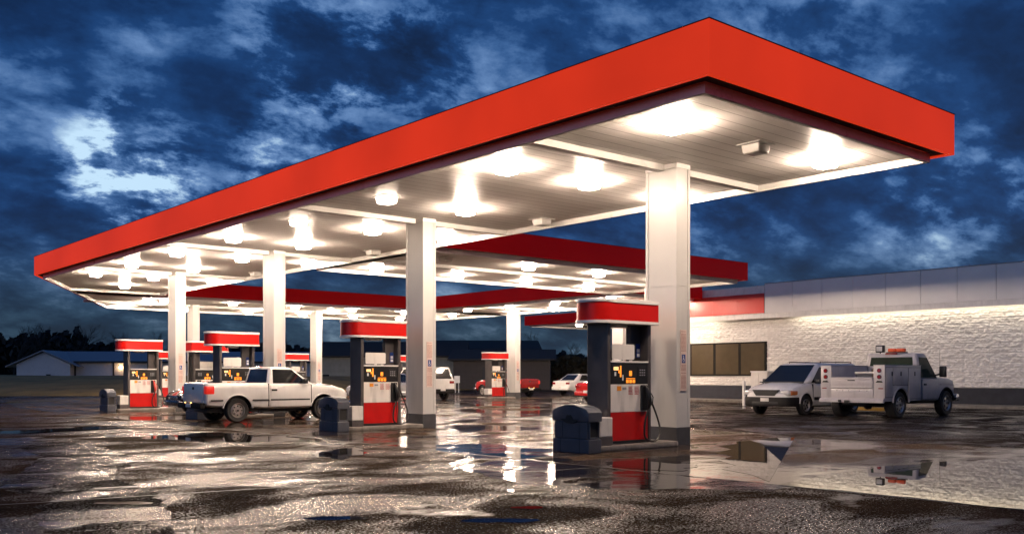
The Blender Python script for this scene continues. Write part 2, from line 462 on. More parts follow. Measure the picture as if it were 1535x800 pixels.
# ------------------------------------------------------------------ sky
SUN_EL, SUN_AZ = R(11), R(262)
w = bpy.data.worlds.new('World'); S.world = w; w.use_nodes = True
def world():
    nt = w.node_tree; L = nt.links.new
    bg = nt.nodes['Background']
    tc = nt.nodes.new('ShaderNodeTexCoord'); sp = nt.nodes.new('ShaderNodeSeparateXYZ'); L(tc.outputs['Generated'], sp.inputs[0])
    def math_(op, a, b=None, c=None):
        x = nt.nodes.new('ShaderNodeMath'); x.operation = op
        for i, v in enumerate((a, b, c)):
            if v is None: continue
            if isinstance(v, (int, float)): x.inputs[i].default_value = v
            else: L(v, x.inputs[i])
        return x.outputs[0]
    z = math_('MAXIMUM', sp.outputs['Z'], 0.)
    zz = math_('ADD', z, .42)
    cb = nt.nodes.new('ShaderNodeCombineXYZ')
    L(math_('DIVIDE', sp.outputs['X'], zz), cb.inputs[0]); L(math_('DIVIDE', sp.outputs['Y'], zz), cb.inputs[1])
    def noise(scale, detail, rough, off, dist=0.):
        mp = nt.nodes.new('ShaderNodeMapping'); mp.inputs['Location'].default_value = off; L(cb.outputs[0], mp.inputs['Vector'])
        mp.inputs['Rotation'].default_value = (0, 0, R(25)); mp.inputs['Scale'].default_value = (1, 1.25, 1)
        n = nt.nodes.new('ShaderNodeTexNoise'); n.inputs['Scale'].default_value = scale; n.inputs['Detail'].default_value = detail
        n.inputs['Roughness'].default_value = rough; n.inputs['Distortion'].default_value = dist
        L(mp.outputs[0], n.inputs['Vector']); return n.outputs['Fac']
    n1 = noise(2.2, 12, .63, SKY_OFF[0], .12)
    n2 = noise(7.5, 10, .62, SKY_OFF[1], .15)
    # billowing edges
    n3 = noise(3.6, 8, .55, SKY_OFF[2], .1)
    bil = math_('ABSOLUTE', math_('SUBTRACT', n3, .5))
    n = math_('ADD', math_('ADD', math_('MULTIPLY', n1, .62), math_('MULTIPLY', n2, .30)), math_('MULTIPLY', bil, .55))
    brk = nt.nodes.new('ShaderNodeMapRange'); brk.interpolation_type = 'SMOOTHSTEP'
    brk.inputs['From Min'].default_value = .42; brk.inputs['From Max'].default_value = .60; L(n2, brk.inputs['Value']); brk = brk.outputs[0]
    # the break in the cloud low on the left, and lesser ones
    def lobe(d, width, amt):
        v = Vector(d).normalized()
        vm = nt.nodes.new('ShaderNodeVectorMath'); vm.operation = 'DOT_PRODUCT'; vm.inputs[1].default_value = v
        L(tc.outputs['Generated'], vm.inputs[0])
        x = nt.nodes.new('ShaderNodeMapRange'); x.interpolation_type = 'SMOOTHERSTEP'
        x.inputs['From Min'].default_value = math.cos(R(width)); x.inputs['From Max'].default_value = 1; x.inputs['To Max'].default_value = amt
        L(vm.outputs['Value'], x.inputs['Value']); return x.outputs[0]
    for d, wd, a in LOBES:
        n = math_('ADD', n, math_('MULTIPLY', lobe(d, wd, a), math_('ADD', math_('MULTIPLY', brk, .72), .06)))
    r = ramp(nt, [(.36, (.0022, .012, .048)), (.46, (.0042, .027, .105)), (.525, (.009, .050, .175)), (.565, (.040, .115, .30)), (.635, (.13, .25, .50)), (.74, (.56, .78, .98))])
    L(n, r.inputs['Fac'])
    r2 = ramp(nt, [(.34, (.0045, .014, .032)), (.46, (.010, .032, .066)), (.53, (.024, .060, .105)), (.59, (.075, .13, .20)), (.70, (.25, .36, .45))])
    L(n, r2.inputs['Fac'])
    lo = nt.nodes.new('ShaderNodeMapRange'); lo.interpolation_type = 'SMOOTHSTEP'
    lo.inputs['From Min'].default_value = .03; lo.inputs['From Max'].default_value = .17; L(sp.outputs['Z'], lo.inputs['Value'])
    mx = nt.nodes.new('ShaderNodeMix'); mx.data_type = 'RGBA'; L(lo.outputs[0], mx.inputs[0]); L(r2.outputs['Color'], mx.inputs[6]); L(r.outputs['Color'], mx.inputs[7])
    sky = nt.nodes.new('ShaderNodeTexSky'); sky.sky_type = 'NISHITA'; sky.sun_disc = False
    sky.sun_elevation = R(2); sky.sun_rotation = SUN_AZ
    bg2 = nt.nodes.new('ShaderNodeBackground'); L(sky.outputs[0], bg2.inputs['Color']); bg2.inputs['Strength'].default_value = .006
    L(mx.outputs[2], bg.inputs['Color']); bg.inputs['Strength'].default_value = 1.0
    ad = nt.nodes.new('ShaderNodeAddShader'); L(bg.outputs[0], ad.inputs[0]); L(bg2.outputs[0], ad.inputs[1])
    L(ad.outputs[0], nt.nodes['World Output'].inputs['Surface'])
def vdir(px, py):
    t, u = (px-767.5)/1421, (563-py)/1421
    return (.7586*t+.6515, -.6515*t+.7586, u)
SKY_OFF = [(3.7, 1.2, 0), (8.1, 4.4, 0), (1.3, 7.7, 0)]
LOBES = [((-.0, .0, 1), 1, 0)]
LOBES = [(vdir(*p), wd, a) for p, wd, a in (((190, 250), 5, .20), ((330, 245), 5, .12), ((455, 205), 5.5, .12), ((110, 90), 6, .07), ((175, 275), 3.2, .15), ((480, 30), 7, .12), ((610, 110), 6, .11), ((1230, 70), 8, .05), ((1440, 270), 7, .08), ((1100, 290), 6, .07), ((60, 30), 6, -.10), ((300, 170), 5, -.10), ((60, 130), 4, -.08), ((1450, 60), 7, -.08), ((1200, 390), 6, -.06))]
world()
sl = bpy.data.lights.new('dusk_sky_light', 'SUN'); sl.energy = .40; sl.angle = R(50); sl.color = (.42, .62, 1.)
so = bpy.data.objects.new('dusk_sky_light', sl); C.objects.link(so); so.location = (-20, 0, 30)
so.rotation_euler = Vector((1, -.12, -.22)).to_track_quat('-Z', 'Y').to_euler()

# ------------------------------------------------------------------ ground
mb = MB(); mb.poly([(-900, -900, 0), (900, -900, 0), (900, 900, 0), (-900, 900, 0)]); tag(mb.build('asphalt_ground', 'asphalt'), None, kind='structure')
sheet('concrete_pad', [(9.72, 4.2), (18.3, 4.2), (18.3, 22.6), (33.6, 22.6), (33.6, 30), (39, 30), (39, 58), (12.6, 58), (9.72, 41.5)], .004, 'pad')
sheet('store_lot', wobble([(18.3, 4.2), (17.6, 11.3), (19.4, 14.5), (18.3, 22.6), (33.6, 22.55), (38.4, 22.5), (38.4, -12), (9.9, -12), (9.72, 4.2), (9.75, 6.5)], .4, .03), .008, 'lot')
sheet('asphalt_patch', wobble([(5.3, 20.1), (5.5, 19.5), (5.6, 18.3), (5.2, 14.7), (4.5, 13.66), (4.1, 12.8), (3.95, 11.9), (3.9, 10.8), (3.75, 10.15), (3.2, 8.35), (3.0, 7.7), (2.6, 6.9), (2.2, 4), (9.7, 4), (9.7, 19.5)], .15, .06, 2.2), .004, 'patch')
sheet('wet_film', wobble([(5.3, 20.1), (5.5, 19.5), (5.6, 18.3), (5.2, 14.7), (4.5, 13.66), (4.1, 12.8), (3.95, 11.9), (3.9, 10.8), (3.75, 10.15), (3.2, 8.35), (3.0, 7.7), (2.2, 7.9), (2.3, 9.4), (2.9, 10.9), (2.6, 12.2), (3.4, 14.2), (4.2, 16.5), (4.4, 19.0)], .15, .06, 2.2), .0035, 'film')
sheet('wet_film', wobble([(9.71, 12.4), (8.9, 11.6), (8.2, 11.0), (7.8, 9.6), (7.5, 8.5), (8.0, 7.4), (9.0, 6.6), (9.71, 6.0)], .15, .12, 1.6, 3), .0055, 'film2')
def joint(name, pts, wd=.03, z=.009):
    mb = MB()
    for a, b in zip(pts, pts[1:]):
        a, b = Vector(a), Vector(b); n = Vector((b.y-a.y, a.x-b.x)).normalized()*wd/2
        mb.poly([(*(a-n), z), (*(a+n), z), (*(b+n), z), (*(b-n), z)])
    return tag(mb.build(name, 'joint'), None, kind='structure')
joint('pavement_joint', [(9.72, 2), (9.74, 8), (9.70, 14), (9.72, 41)], .035)
joint('pavement_joint', [(-6, 10.9), (2.3, 10.57), (4.98, 10.13), (8.91, 9.5), (9.7, 9.4)], .025)
joint('pavement_joint', [(9.72, 19.2), (18.2, 19.2)], .02)
joint('pavement_joint', [(9.72, 11.0), (13, 11.0)], .02)
for i in range(4):
    joint('pavement_joint', [(9.72, 15.3+i*8.1), (18.3, 15.3+i*8.1)], .02)

# standing water
P1 = [(9.74, 6.52), (10.19, 6.56), (10.99, 6.69), (11.72, 6.73), (12.93, 6.8), (14.06, 6.66), (14.93, 6.35), (15.94, 6.11), (16.89, 5.61), (16.5, 4.2), (14.5, 2.6), (11, 2.2), (9.74, 3.0)]
sheet('puddle', wobble(P1, .2, .05, 2., 1), .0105, 'water')
sheet('puddle', wobble([(10.3, 9.95), (10.97, 9.75), (11.3, 9.5), (10.9, 8.6), (10.2, 8.3), (9.95, 8.6), (9.9, 9.3)], .12, .1, 2.2, 4), .0075, 'water')
sheet('puddle', wobble([(9.85, 12.4), (10.46, 11.2), (10.3, 10.6), (9.8, 10.3), (9.78, 11.5)], .12, .08, 2.2, 5), .0075, 'water')
sheet('puddle', wobble([(7.0, 20.6), (9.0, 20.9), (9.5, 18.5), (9.4, 17.0), (8.6, 17.2), (7.5, 18.2)], .2, .25, 1.5, 6), .0075, 'water')
sheet('puddle', wobble([(7.7, 14.2), (8.9, 14.8), (8.6, 13.9), (7.5, 12.7)], .15, .12, 2., 7), .0075, 'water')
sheet('puddle', [(9.95, 6.75), (17.5, 11.25), (16.9, 11.5), (16.3, 11.3), (15.6, 11.35), (15.0, 10.9), (14.3, 10.8), (13.9, 10.2), (13.0, 9.9), (12.7, 9.3), (11.9, 9.0), (11.4, 8.3), (10.8, 8.1), (10.5, 7.4)], .0065, 'water')
sheet('puddle', wobble([(5.0, 24.5), (7.5, 25.5), (8.4, 24.2), (5.2, 23.2)], .25, .3, 1.2, 8), .0075, 'water')

for i, (x, y, a, b) in enumerate(((4.4, 7.6, .30, .12), (5.46, 6.5, .34, .13), (7.15, 7.98, .30, .12), (6.2, 7.0, .16, .08), (3.3, 9.9, .3, .1))):
    sheet('puddle', wobble([(x+a*math.cos(t)*.76+b*math.sin(t)*.65, y-a*math.cos(t)*.65+b*math.sin(t)*.76) for t in [2*PI*k/14 for k in range(14)]], .05, .03, 6., i), .0075, 'water')
# far field: one ring of rising ground beyond the lot
def field():
    mb = MB(); bm = mb.bm
    rows = []
    for i in range(121):
        th = R(-95+190*i/120)               # angle from camera heading, left negative
        tx = max(-1.5, min(1.5, math.tan(max(-1.3, min(1.3, th)))))
        start = 61 if tx < -.22 else (61+(tx+.22)/.2*30 if tx < 0 else 94)
        row = []
        for d, zf in ((0, -.02), (.6, .14), (4, .35), (10, .75), (17, 1.16), (26, 1.3), (60, 1.2), (140, 1.6), (400, 3), (1400, 4)):
            dd = start+d; r = dd/max(.25, math.cos(th)) if abs(th) < R(75) else dd*3.9
            fx, fy = math.sin(th), math.cos(th)
            x = .7586*fx+.6515*fy; y = -.6515*fx+.7586*fy
            zz = zf*(1 if tx < -.1 else .55)
            if .3 < zf < 2: zz += .12*mn.noise(Vector((x*r*.12, y*r*.12, 2)))
            row.append(bm.verts.new((x*r, y*r, zz)))
        rows.append(row)
    for A, B in zip(rows, rows[1:]):
        for k in range(len(A)-1): bm.faces.new((A[k], A[k+1], B[k+1], B[k]))
    o = mb.build('grass_bank', 'grass', smooth=60); tag(o, None, kind='structure')
    if sum(p.normal.z for p in o.data.polygons) < 0: o.data.flip_normals()
field()
sheet('sidewalk', [(38.45, -14), (39.95, -14), (39.95, 33), (38.45, 33)], .13, 'kerb')
mb = MB(); mb.box(38.3, 38.45, -14, 33, 0, .131, .015); tag(mb.build('kerb', 'kerb'), None, kind='structure')

# ------------------------------------------------------------------ canopies
ZF0, ZF1, ZS, ZT = 5.26, 5.98, 5.26, 5.13
def inset(poly, ds):
    n = len(poly); out = []
    def line(i, d):
        a, b = Vector(poly[i]), Vector(poly[(i+1) % n]); t = (b-a).normalized(); nn = Vector((-t.y, t.x))
        return a+nn*d, t
    for i in range(n):
        p, t = line(i-1, ds[i-1]); q, u = line(i, ds[i])
        den = t.x*u.y-t.y*u.x
        if abs(den) < 1e-6: out.append(tuple(q)); continue
        k = ((q.x-p.x)*u.y-(q.y-p.y)*u.x)/den
        out.append(tuple(p+t*k))
    return out
def canopy(label, poly, open_, fmat, beams, notice=True):
    root = thing('canopy', label, 'canopy', (poly[0][0], poly[0][1], 0))
    ox, oy = poly[0]; P = [(x-ox, y-oy) for x, y in poly]; n = len(P)
    f = [0 if i in open_ else 1 for i in range(n)]
    ins = lambda d: inset(P, [d*k for k in f])
    i08, i30, i36 = ins(.08), ins(.30), ins(.37)
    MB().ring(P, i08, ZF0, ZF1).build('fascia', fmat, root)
    MB().ring(ins(-.012), ins(.03), ZF1, ZF1+.014).build('fascia_cap', 'cap', root)
    MB().ring(i08, i30, ZF0+.03, ZF0+.06).build('ledge', 'ledge', root)
    MB().ring(i30, i36, ZT, ZF0+.028).build('gutter_trim', 'white_metal', root)
    mb = MB(); mb.poly([(x, y, ZS) for x, y in i36]); so_ = mb.build('soffit', 'soffit', root)
    so_.data.update()
    if so_.data.polygons[0].normal.z > 0: so_.data.flip_normals()
    mb = MB(); mb.prism(i08, ZF1-.25, ZF1-.2); mb.build('roof_deck', 'roof', root)
    for b in beams:
        (x0, y0), (x1, y1) = b
        mb = MB()
        if True: mb.box(min(x0, x1)-ox, max(x0, x1)-ox, y0-oy-.09, y0-oy+.09, ZT+.01, ZS-.003)
        mb.build('soffit_beam', 'white_metal', root)
    return root
NOTICE = {}
def column(root, X, Y, wx=.37, wy=.73, notice=True):
    ox, oy = root.location.x, root.location.y
    mb = MB(); mb.box(0, wx, 0, wy, .34, ZS-.004)
    # corner caps and panel seams of the cladding
    for cx in (0, wx):
        for c_y in (0, wy):
            mb.box(cx-.012 if cx == 0 else cx-.05, cx+.05 if cx == 0 else cx+.012, c_y-.012 if c_y == 0 else c_y-.05, c_y+.05 if c_y == 0 else c_y+.012, .341, ZS-.08)
    mb.box(-.006, wx+.006, -.006, wy+.006, 2.98, 2.995)
    o = mb.build('column', 'column', root); o.location = (X-ox, Y-oy, 0)
    mb = MB(); mb.box(-.016, wx+.016, -.016, wy+.016, 0, .345, .006); mb.build('column_base', 'col_base', o)
    mb = MB(); mb.box(-.016, wx+.016, -.016, wy+.016, ZS-.09, ZS-.004, .004); mb.build('column_collar', 'white_metal', o)
    if notice:
        if 'm' not in NOTICE:
            r = random.Random(3)
            mb = MB(); mb.box(.10, .27, -.016, -.004, 1.02, 2.16); a = mb.build('notice', 'paper', o)
            mb = MB(); z = 2.12
            while z > 1.05:
                if 1.50 < z < 1.74: z -= .03; continue
                x = .115
                while x < .25:
                    l = r.uniform(.012, .04); x2 = min(x+l, .257)
                    mb.poly([(x, -.018, z), (x2, -.018, z), (x2, -.018, z+.012), (x, -.018, z+.012)]); x = x2+.007
                z -= .024 if r.random() > .12 else .05
            b = mb.build('notice_text', 'brown_print', o)
            mb = MB(); mb.box(.135, .235, -.022, -.017, 1.54, 1.70); c = mb.build('accessible_sign', 'blue_sign', o)
            mb = MB()
            mb.cyl((.175, -.0235, 1.672), (.175, -.0225, 1.672), .010, 10)
            mb.box(.169, .180, -.0245, -.0225, 1.605, 1.656); mb.box(.181, .205, -.0245, -.0225, 1.605, 1.614); mb.box(.198, .207, -.0245, -.0225, 1.575, 1.604); mb.box(.181, .199, -.0245, -.0225, 1.634, 1.642)
            for k in range(11):
                t0, t1 = R(120+k*20), R(140+k*20); cx, cz = .181, 1.592
                mb.poly([(cx+.023*math.cos(t0), -.024, cz+.023*math.sin(t0)), (cx+.023*math.cos(t1), -.024, cz+.023*math.sin(t1)), (cx+.03*math.cos(t1), -.024, cz+.03*math.sin(t1)), (cx+.03*math.cos(t0), -.024, cz+.03*math.sin(t0))])
            d = mb.build('wheelchair_symbol', 'white_print', o)
            NOTICE['m'] = [a.data, b.data, c.data, d.data]
        else:
            for me, nm in zip(NOTICE['m'], ('notice', 'notice_text', 'accessible_sign', 'wheelchair_symbol')):
                q = bpy.data.objects.new(nm, me); C.objects.link(q); q.parent = o
    return o

CX, CY = 13.78, 11.36
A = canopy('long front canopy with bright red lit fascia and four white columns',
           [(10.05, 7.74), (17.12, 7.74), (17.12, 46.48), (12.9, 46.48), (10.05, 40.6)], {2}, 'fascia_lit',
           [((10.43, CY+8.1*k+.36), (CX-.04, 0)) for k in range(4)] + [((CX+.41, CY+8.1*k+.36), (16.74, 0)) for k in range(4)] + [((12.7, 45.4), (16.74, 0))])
for k in range(4): column(A, CX, CY+8.1*k)
B = canopy('dark red canopy linking the front canopy toward the store at right angles', [(17.14, 23.5), (33.1, 23.5), (33.1, 31.2), (17.14, 31.2)], {3}, 'fascia', [((17.2, 27.3), (32.7, 0))])
column(B, 31.5, 27.0)
Cc = canopy('far dark red canopy closing the back of the forecourt', [(12.9, 46.5), (32.9, 46.5), (39.3, 46.5), (39.3, 57.4), (17.4, 56.2)], {1}, 'fascia', [((15.2, 51.9), (38.9, 0))])
for x in (20.9, 28.6, 36.6): column(Cc, x, 51.6, notice=x > 22)
Dd = canopy('canopy on the store side of the open courtyard', [(33.14, 30.7), (39.3, 30.7), (39.3, 46.48), (33.14, 46.48)], {2}, 'fascia', [((33.5, 33.6), (38.9, 0)), ((33.5, 41.7), (38.9, 0))])
for y in (33.0, 41.4): column(Dd, 35.8, y)
Ee = canopy('most distant red canopy beyond the store side canopy', [(49.4, 40), (56.5, 40), (56.5, 56), (49.4, 56)], set(), 'fascia', [])
column(Ee, 52.8, 43, notice=False); column(Ee, 55.4, 50, notice=False)

# ------------------------------------------------------------------ canopy lamps
def make_lamp(state):
    root = thing('canopy_light', '', 'ceiling light', (0, 0, 0))
    MB().box(-.23, .23, -.23, .23, -.016, -.002, .003).build('housing', 'housing', root)
    mb = MB()
    a, b = .185, .16
    mb.hexa([(-b, -b, -.165), (b, -b, -.165), (b, b, -.165), (-b, b, -.165), (-a, -a, -.0165), (a, -a, -.0165), (a, a, -.0165), (-a, a, -.0165)], .03, 3)
    mb.build('lens', {'on': 'lens', 'dim': 'lens_dim', 'off': 'lens_off'}[state], root, smooth=40)
    return root
PROTO = {}
def ordinal(i):
    return ['first', 'second', 'third', 'fourth', 'fifth', 'sixth', 'seventh', 'eighth', 'ninth', 'tenth', 'eleventh', 'twelfth'][i]
def lamp(x, y, state, label, group):
    if state not in PROTO: PROTO[state] = make_lamp(state); o = PROTO[state]; o.location = (x, y, ZS); o['group'] = group
    else: o = clone(PROTO[state], (x, y, ZS), group=group)
    o['label'] = label
word = {'on': 'glaring square lamp', 'dim': 'softly glowing square lamp', 'off': 'unlit square lamp'}
rows = [(11.55, 'outer roadside row'), (13.75, 'middle row'), (16.2, 'inner store side row')]
ys = [9.6, 13.6, 17.7, 21.75, 25.6, 29.8, 33.9, 37.9, 42.0]
state = {(0, 2): 'dim', (0, 3): 'dim', (1, 0): 'off', (2, 2): 'off', (2, 6): 'off', (2, 4): 'off'}
for r, (x, nm) in enumerate(rows):
    for i, y in enumerate(ys):
        if i == 8 and r == 0: continue
        if (r, i) == (2, 0): x_, y_ = 15.6, 9.4
        else: x_, y_ = x+(.25*(i == 8)), y
        if r == 1 and abs((y - CY) % 8.1 - .36) < .5: x_ = x-.35
        st = state.get((r, i), 'on')
        lamp(x_, y_, st, '%s in %s under front canopy, %s from its near end' % (word[st], nm, ordinal(i)), 'lamps under the front canopy')
for r, (y, nm) in enumerate([(25.4, 'near row'), (29.6, 'far row')]):
    for i, x in enumerate([18.9, 22.6, 26.2, 29.9]):
        st = 'off' if (r, i) == (0, 0) else 'on'
        lamp(x, y, st, '%s in %s under link canopy, %s from the front canopy' % (word[st], nm, ordinal(i)), 'lamps under the link canopy')
for r, (y, nm) in enumerate([(48.6, 'near row'), (51.0, 'middle row'), (54.6, 'far row')]):
    for i, x in enumerate([18.2, 21.9, 25.6, 29.3, 33.0, 36.7]):
        if r == 1 and i in (1, 4): continue
        lamp(x, y, 'on', '%s in %s under far canopy, %s from its roadside end' % (word['on'], nm, ordinal(i)), 'lamps under the far canopy')
for r, (x, nm) in enumerate([(34.5, 'courtyard row'), (37.9, 'store side row')]):
    for i, y in enumerate([32.6, 36.6, 40.4, 44.2]):
        lamp(x, y, 'on', '%s in %s under store side canopy, %s from its near end' % (word['on'], nm, ordinal(i)), 'lamps under the store side canopy')
for i, y in enumerate([43, 47.5, 52]):
    lamp(51.5, y, 'on', '%s under most distant canopy, %s from its near end' % (word['on'], ordinal(i)), 'lamps under the most distant canopy')

# ------------------------------------------------------------------ fuel islands
def round_rect(x0, x1, y0, y1, rl, rr, n=7):
    pts = []
    for cx, cy_, r, a0 in ((x1-rr, y0+rr, rr, -90), (x1-rr, y1-rr, rr, 0), (x0+rl, y1-rl, rl, 90), (x0+rl, y0+rl, rl, 180)):
        for k in range(n): t = R(a0+90*k/(n-1)); pts.append((cx+r*math.cos(t), cy_+r*math.sin(t)))
    return pts
def make_dispenser(red_nozzle=False, sign=True):
    root = thing('fuel_dispenser', '', 'fuel dispenser')
    # tall end posts
    for sx in (-1, 1):
        x0, x1 = (-.57, -.49) if sx < 0 else (.49, .57)
        mb = MB(); mb.box(x0, x1, -.25, .25, .0, 2.125, .008); mb.build('post', 'post', root)
    mb = MB(); mb.box(.24, .489, -.06, .06, 1.445, 2.12, .006); mb.build('upper_cabinet', 'post', root)
    # header
    h = thing('header', None, None); h.parent = root
    out = round_rect(-.90, .69, -.36, .36, .30, .06); out2 = round_rect(-.915, .705, -.375, .375, .31, .07)
    MB().prism(out, 2.17, 2.48).build('header_band', 'header_red', h, smooth=30)
    MB().prism(out2, 2.12, 2.17).build('lower_trim', 'white_metal', h, smooth=30)
    MB().prism(out2, 2.48, 2.545, bev=.02).build('upper_trim', 'white_metal', h, smooth=30)
    mb = MB(); mb.box(-.25, .12, -.1, .1, 2.06, 2.12, .02); mb.build('header_lamp', 'white_plastic', h)
    # core
    MB().box(-.488, .488, -.21, .21, .0, 1.44).build('cabinet', 'post', root)
    MB().box(-.489, .489, -.262, .262, .0, .055).build('plinth', 'black', root)
    def face(sy):
        f = lambda a, b: (a, b) if sy < 0 else (-b, -a)
        y0, y1 = f(-.248, -.211)
        mb = MB(); mb.box(-.486, .486, y0, y1, .056, .555, .006); mb.build('lower_panel', 'panel_red', root)
        mb = MB(); mb.box(-.486, .486, y0, y1, .56, 1.05, .006); wp = mb.build('middle_panel', 'panel_white', root)
        y0c, y1c = f(-.252, -.211)
        mb = MB(); mb.box(-.486, .486, y0c, y1c, 1.055, 1.43, .012); cn = mb.build('console', 'console', root)
        mb = MB(); mb.box(-.49, .49, *f(-.262, -.205), 1.432, 1.462, .004); mb.build('console_ledge', 'housing', root)
        ys_, yo = f(-.258, -.253)
        mb = MB(); mb.box(-.42, -.30, ys_, yo, 1.30, 1.36); mb.build('display', 'screen', cn)
        mb = MB(); mb.box(-.26, -.225, ys_, yo, 1.18, 1.38); mb.box(-.30, -.262, ys_, yo, 1.25, 1.30); mb.build('card_reader', 'orange', cn)
        mb = MB(); mb.box(-.40, -.36, ys_, yo, 1.20, 1.27); mb.build('label_plate', 'white_print', cn)
        mb = MB(); mb.box(-.20, -.17, ys_, yo, 1.12, 1.22); mb.build('receipt_slip', 'white_print', cn)
        for q in range(3):
            mb = MB(); mb.box(-.10+q*.085, -.035+q*.085, ys_, yo, 1.075, 1.13, .004); mb.build('grade_button', 'orange', cn)
        mb = MB(); mb.box(-.10, .135, ys_, yo, 1.145, 1.16); mb.box(-.02, .05, ys_, yo, 1.20, 1.29); mb.build('price_display', 'orange', cn)
        mb = MB(); mb.box(.21, .43, ys_, yo, 1.18, 1.36, .004); mb.build('keypad', 'black', cn)
        mb = MB()
        for a in range(3):
            for b in range(3): mb.box(.25+a*.055, .285+a*.055, *f(-.262, -.2585), 1.205+b*.045, 1.225+b*.045)
        mb.build('keypad_keys', 'bed_grey', cn)
        yt0, yt1 = f(-.2515, -.2485)
        mb = MB(); mb.box(-.33, -.22, yt0, yt1, .94, 1.02); mb.build('orange_sticker', 'orange_sticker', wp)
        mb = MB(); mb.box(-.19, -.09, yt0, yt1, .96, 1.0); mb.build('grey_sticker', 'bed_grey', wp)
        mb = MB(); rr = random.Random(5)
        for bx in (-.03, .13):
            for row in range(6):
                x = bx
                while x < bx+.10:
                    l = rr.uniform(.01, .03); mb.box(x, min(x+l, bx+.11), yt0, yt1, .87+row*.026, .882+row*.026); x += l+.008
        mb.build('warning_print', 'red_print', wp)
        # nozzle boot, nozzle and hose
        mb = MB(); mb.box(.27, .44, *f(-.30, -.249), .58, 1.04, .02); boot = mb.build('nozzle_boot', 'black', root)
        s = 1 if sy < 0 else -1
        mb = MB()
        mb.tube([(.36, -.33*s, .98), (.37, -.36*s, .88), (.385, -.38*s, .76), (.40, -.36*s, .66), (.405, -.33*s, .60)], [.03, .045, .04, .03, .02], 8)
        mb.tube([(.36, -.33*s, .98), (.35, -.30*s, 1.02), (.34, -.26*s, 1.02)], .02, 8)
        mb.tube([(.42, -.37*s, .90), (.455, -.40*s, .82), (.45, -.39*s, .70), (.405, -.36*s, .66)], .011, 6)
        mb.build('nozzle', 'nozzle_red' if red_nozzle else 'black', root, smooth=60)
        mb = MB()
        pts = []
        for k in range(25):
            t = k/24
            # drops from the nozzle, loops low and climbs to the post
            x = .40+.05*t+.17*math.sin(PI*t)**2*(1 if t > .4 else .2) + (.12*max(0, t-.5))
            z = .62-.58*math.sin(PI*min(1, t*1.25)*.5) if t < .8 else .04+1.5*((t-.8)/.2)**1.6
            pts.append((x, -.33*s+.02*s*math.sin(PI*t)-.03*s*t, z))
        pts = [(.405, -.33*s, .60), (.33, -.34*s, .45), (.285, -.345*s, .28), (.30, -.35*s, .10), (.40, -.37*s, .035), (.53, -.38*s, .03), (.66, -.36*s, .09), (.735, -.32*s, .24), (.73, -.27*s, .42), (.68, -.22*s, .62), (.615, -.16*s, .85), (.60, -.12*s, 1.2), (.60, -.1*s, 1.55), (.595, -.08*s, 1.9), (.56, -.05*s, 2.0)]
        # smooth the path
        sm = []
        for i in range(len(pts)-1):
            p0, p1, p2, p3 = [Vector(pts[max(0, min(len(pts)-1, i+j))]) for j in (-1, 0, 1, 2)]
            for k in range(5):
                t = k/5; sm.append(.5*((2*p1)+(p2-p0)*t+(2*p0-5*p1+4*p2-p3)*t*t+(3*p1-p0-3*p2+p3)*t**3))
        sm.append(Vector(pts[-1]))
        mb.tube(sm, .018, 7); mb.build('hose', 'rubber', root, smooth=60)
        mb = MB(); mb.tube([(.385, -.345*s, .57), (.40, -.33*s, .35), (.425, -.32*s, .06)], .011, 6); mb.build('vapour_hose', 'rubber', root, smooth=60)
    face(-1); face(1)
    if sign:
        mb = MB(); mb.prism(round_rect(-.44, .13, 1.49, 1.76, .03, .03, 4), -.245, -.225, 'y'); sg = mb.build('sign_board', 'white_plastic', root)
        mb = MB(); mb.box(-.17, -.12, -.243, -.20, 1.44, 1.5); mb.box(.0, .07, -.248, -.23, 1.455, 1.48); mb.build('sign_clip', 'housing', sg)
        mb = MB(); mb.box(.37, .47, -.075, -.061, 1.53, 1.78); st = mb.build('information_sticker', 'blue_sign', root)
        mb = MB(); mb.box(.385, .455, -.078, -.0755, 1.55, 1.61); mb.box(.385, .455, -.078, -.0755, 1.63, 1.69); mb.build('sticker_text', 'white_print', st)
    return root
def make_bin():
    root = thing('waste_bin', '', 'bin')
    MB().box(-.155, .155, -.44, .44, 0, .245, .02).build('base', 'bin', root)
    mb = MB(); mb.box(-.142, .142, -.395, .395, .246, .535, .015)
    for y in (-.2, .2): mb.box(-.149, -.143, y-.006, y+.006, .25, .53)
    mb.build('body', 'bin', root)
    for s in (-1, 1):
        mb = MB(); y0, y1 = sorted((s*.34, s*.399)); mb.box(-.095, .095, y0, y1, .27, .52); op = mb.build('opening', 'bin_dark', root)
        mb = MB()
        for x in (-.118, .096): mb.box(x, x+.022, *sorted((s*.396, s*.425)), .25, .53, .004)
        mb.box(-.117, .117, *sorted((s*.396, s*.43)), .246, .275, .004); mb.build('opening_frame', 'bin', op)
    lid = [(-.445, .537), (.445, .537), (.445, .69), (.39, .745), (.26, .79), (.1, .815), (-.1, .815), (-.26, .79), (-.39, .745), (-.445, .69)]
    MB().prism(lid, -.165, .165, 'x', bev=.02).build('lid', 'bin', root, smooth=40)
    # towel slot on the long face, and moulded seams
    mb = MB(); mb.prism([(-.23, .575), (.23, .575), (.13, .52), (.05, .50), (-.05, .50), (-.13, .52)], -.168, -.14, 'x'); sl_ = mb.build('towel_slot', 'bin_dark', root)
    mb = MB(); mb.prism([(-.08, .575), (.09, .575), (.05, .64), (-.03, .64)], -.185, -.166, 'x'); mb.build('paper_towel', 'bin_dark', sl_)
    for y in (-.22, .24):
        mb = MB(); mb.box(-.1575, -.15, y-.004, y+.004, .01, .24); mb.build('seam', 'bin_dark', root)
    return root
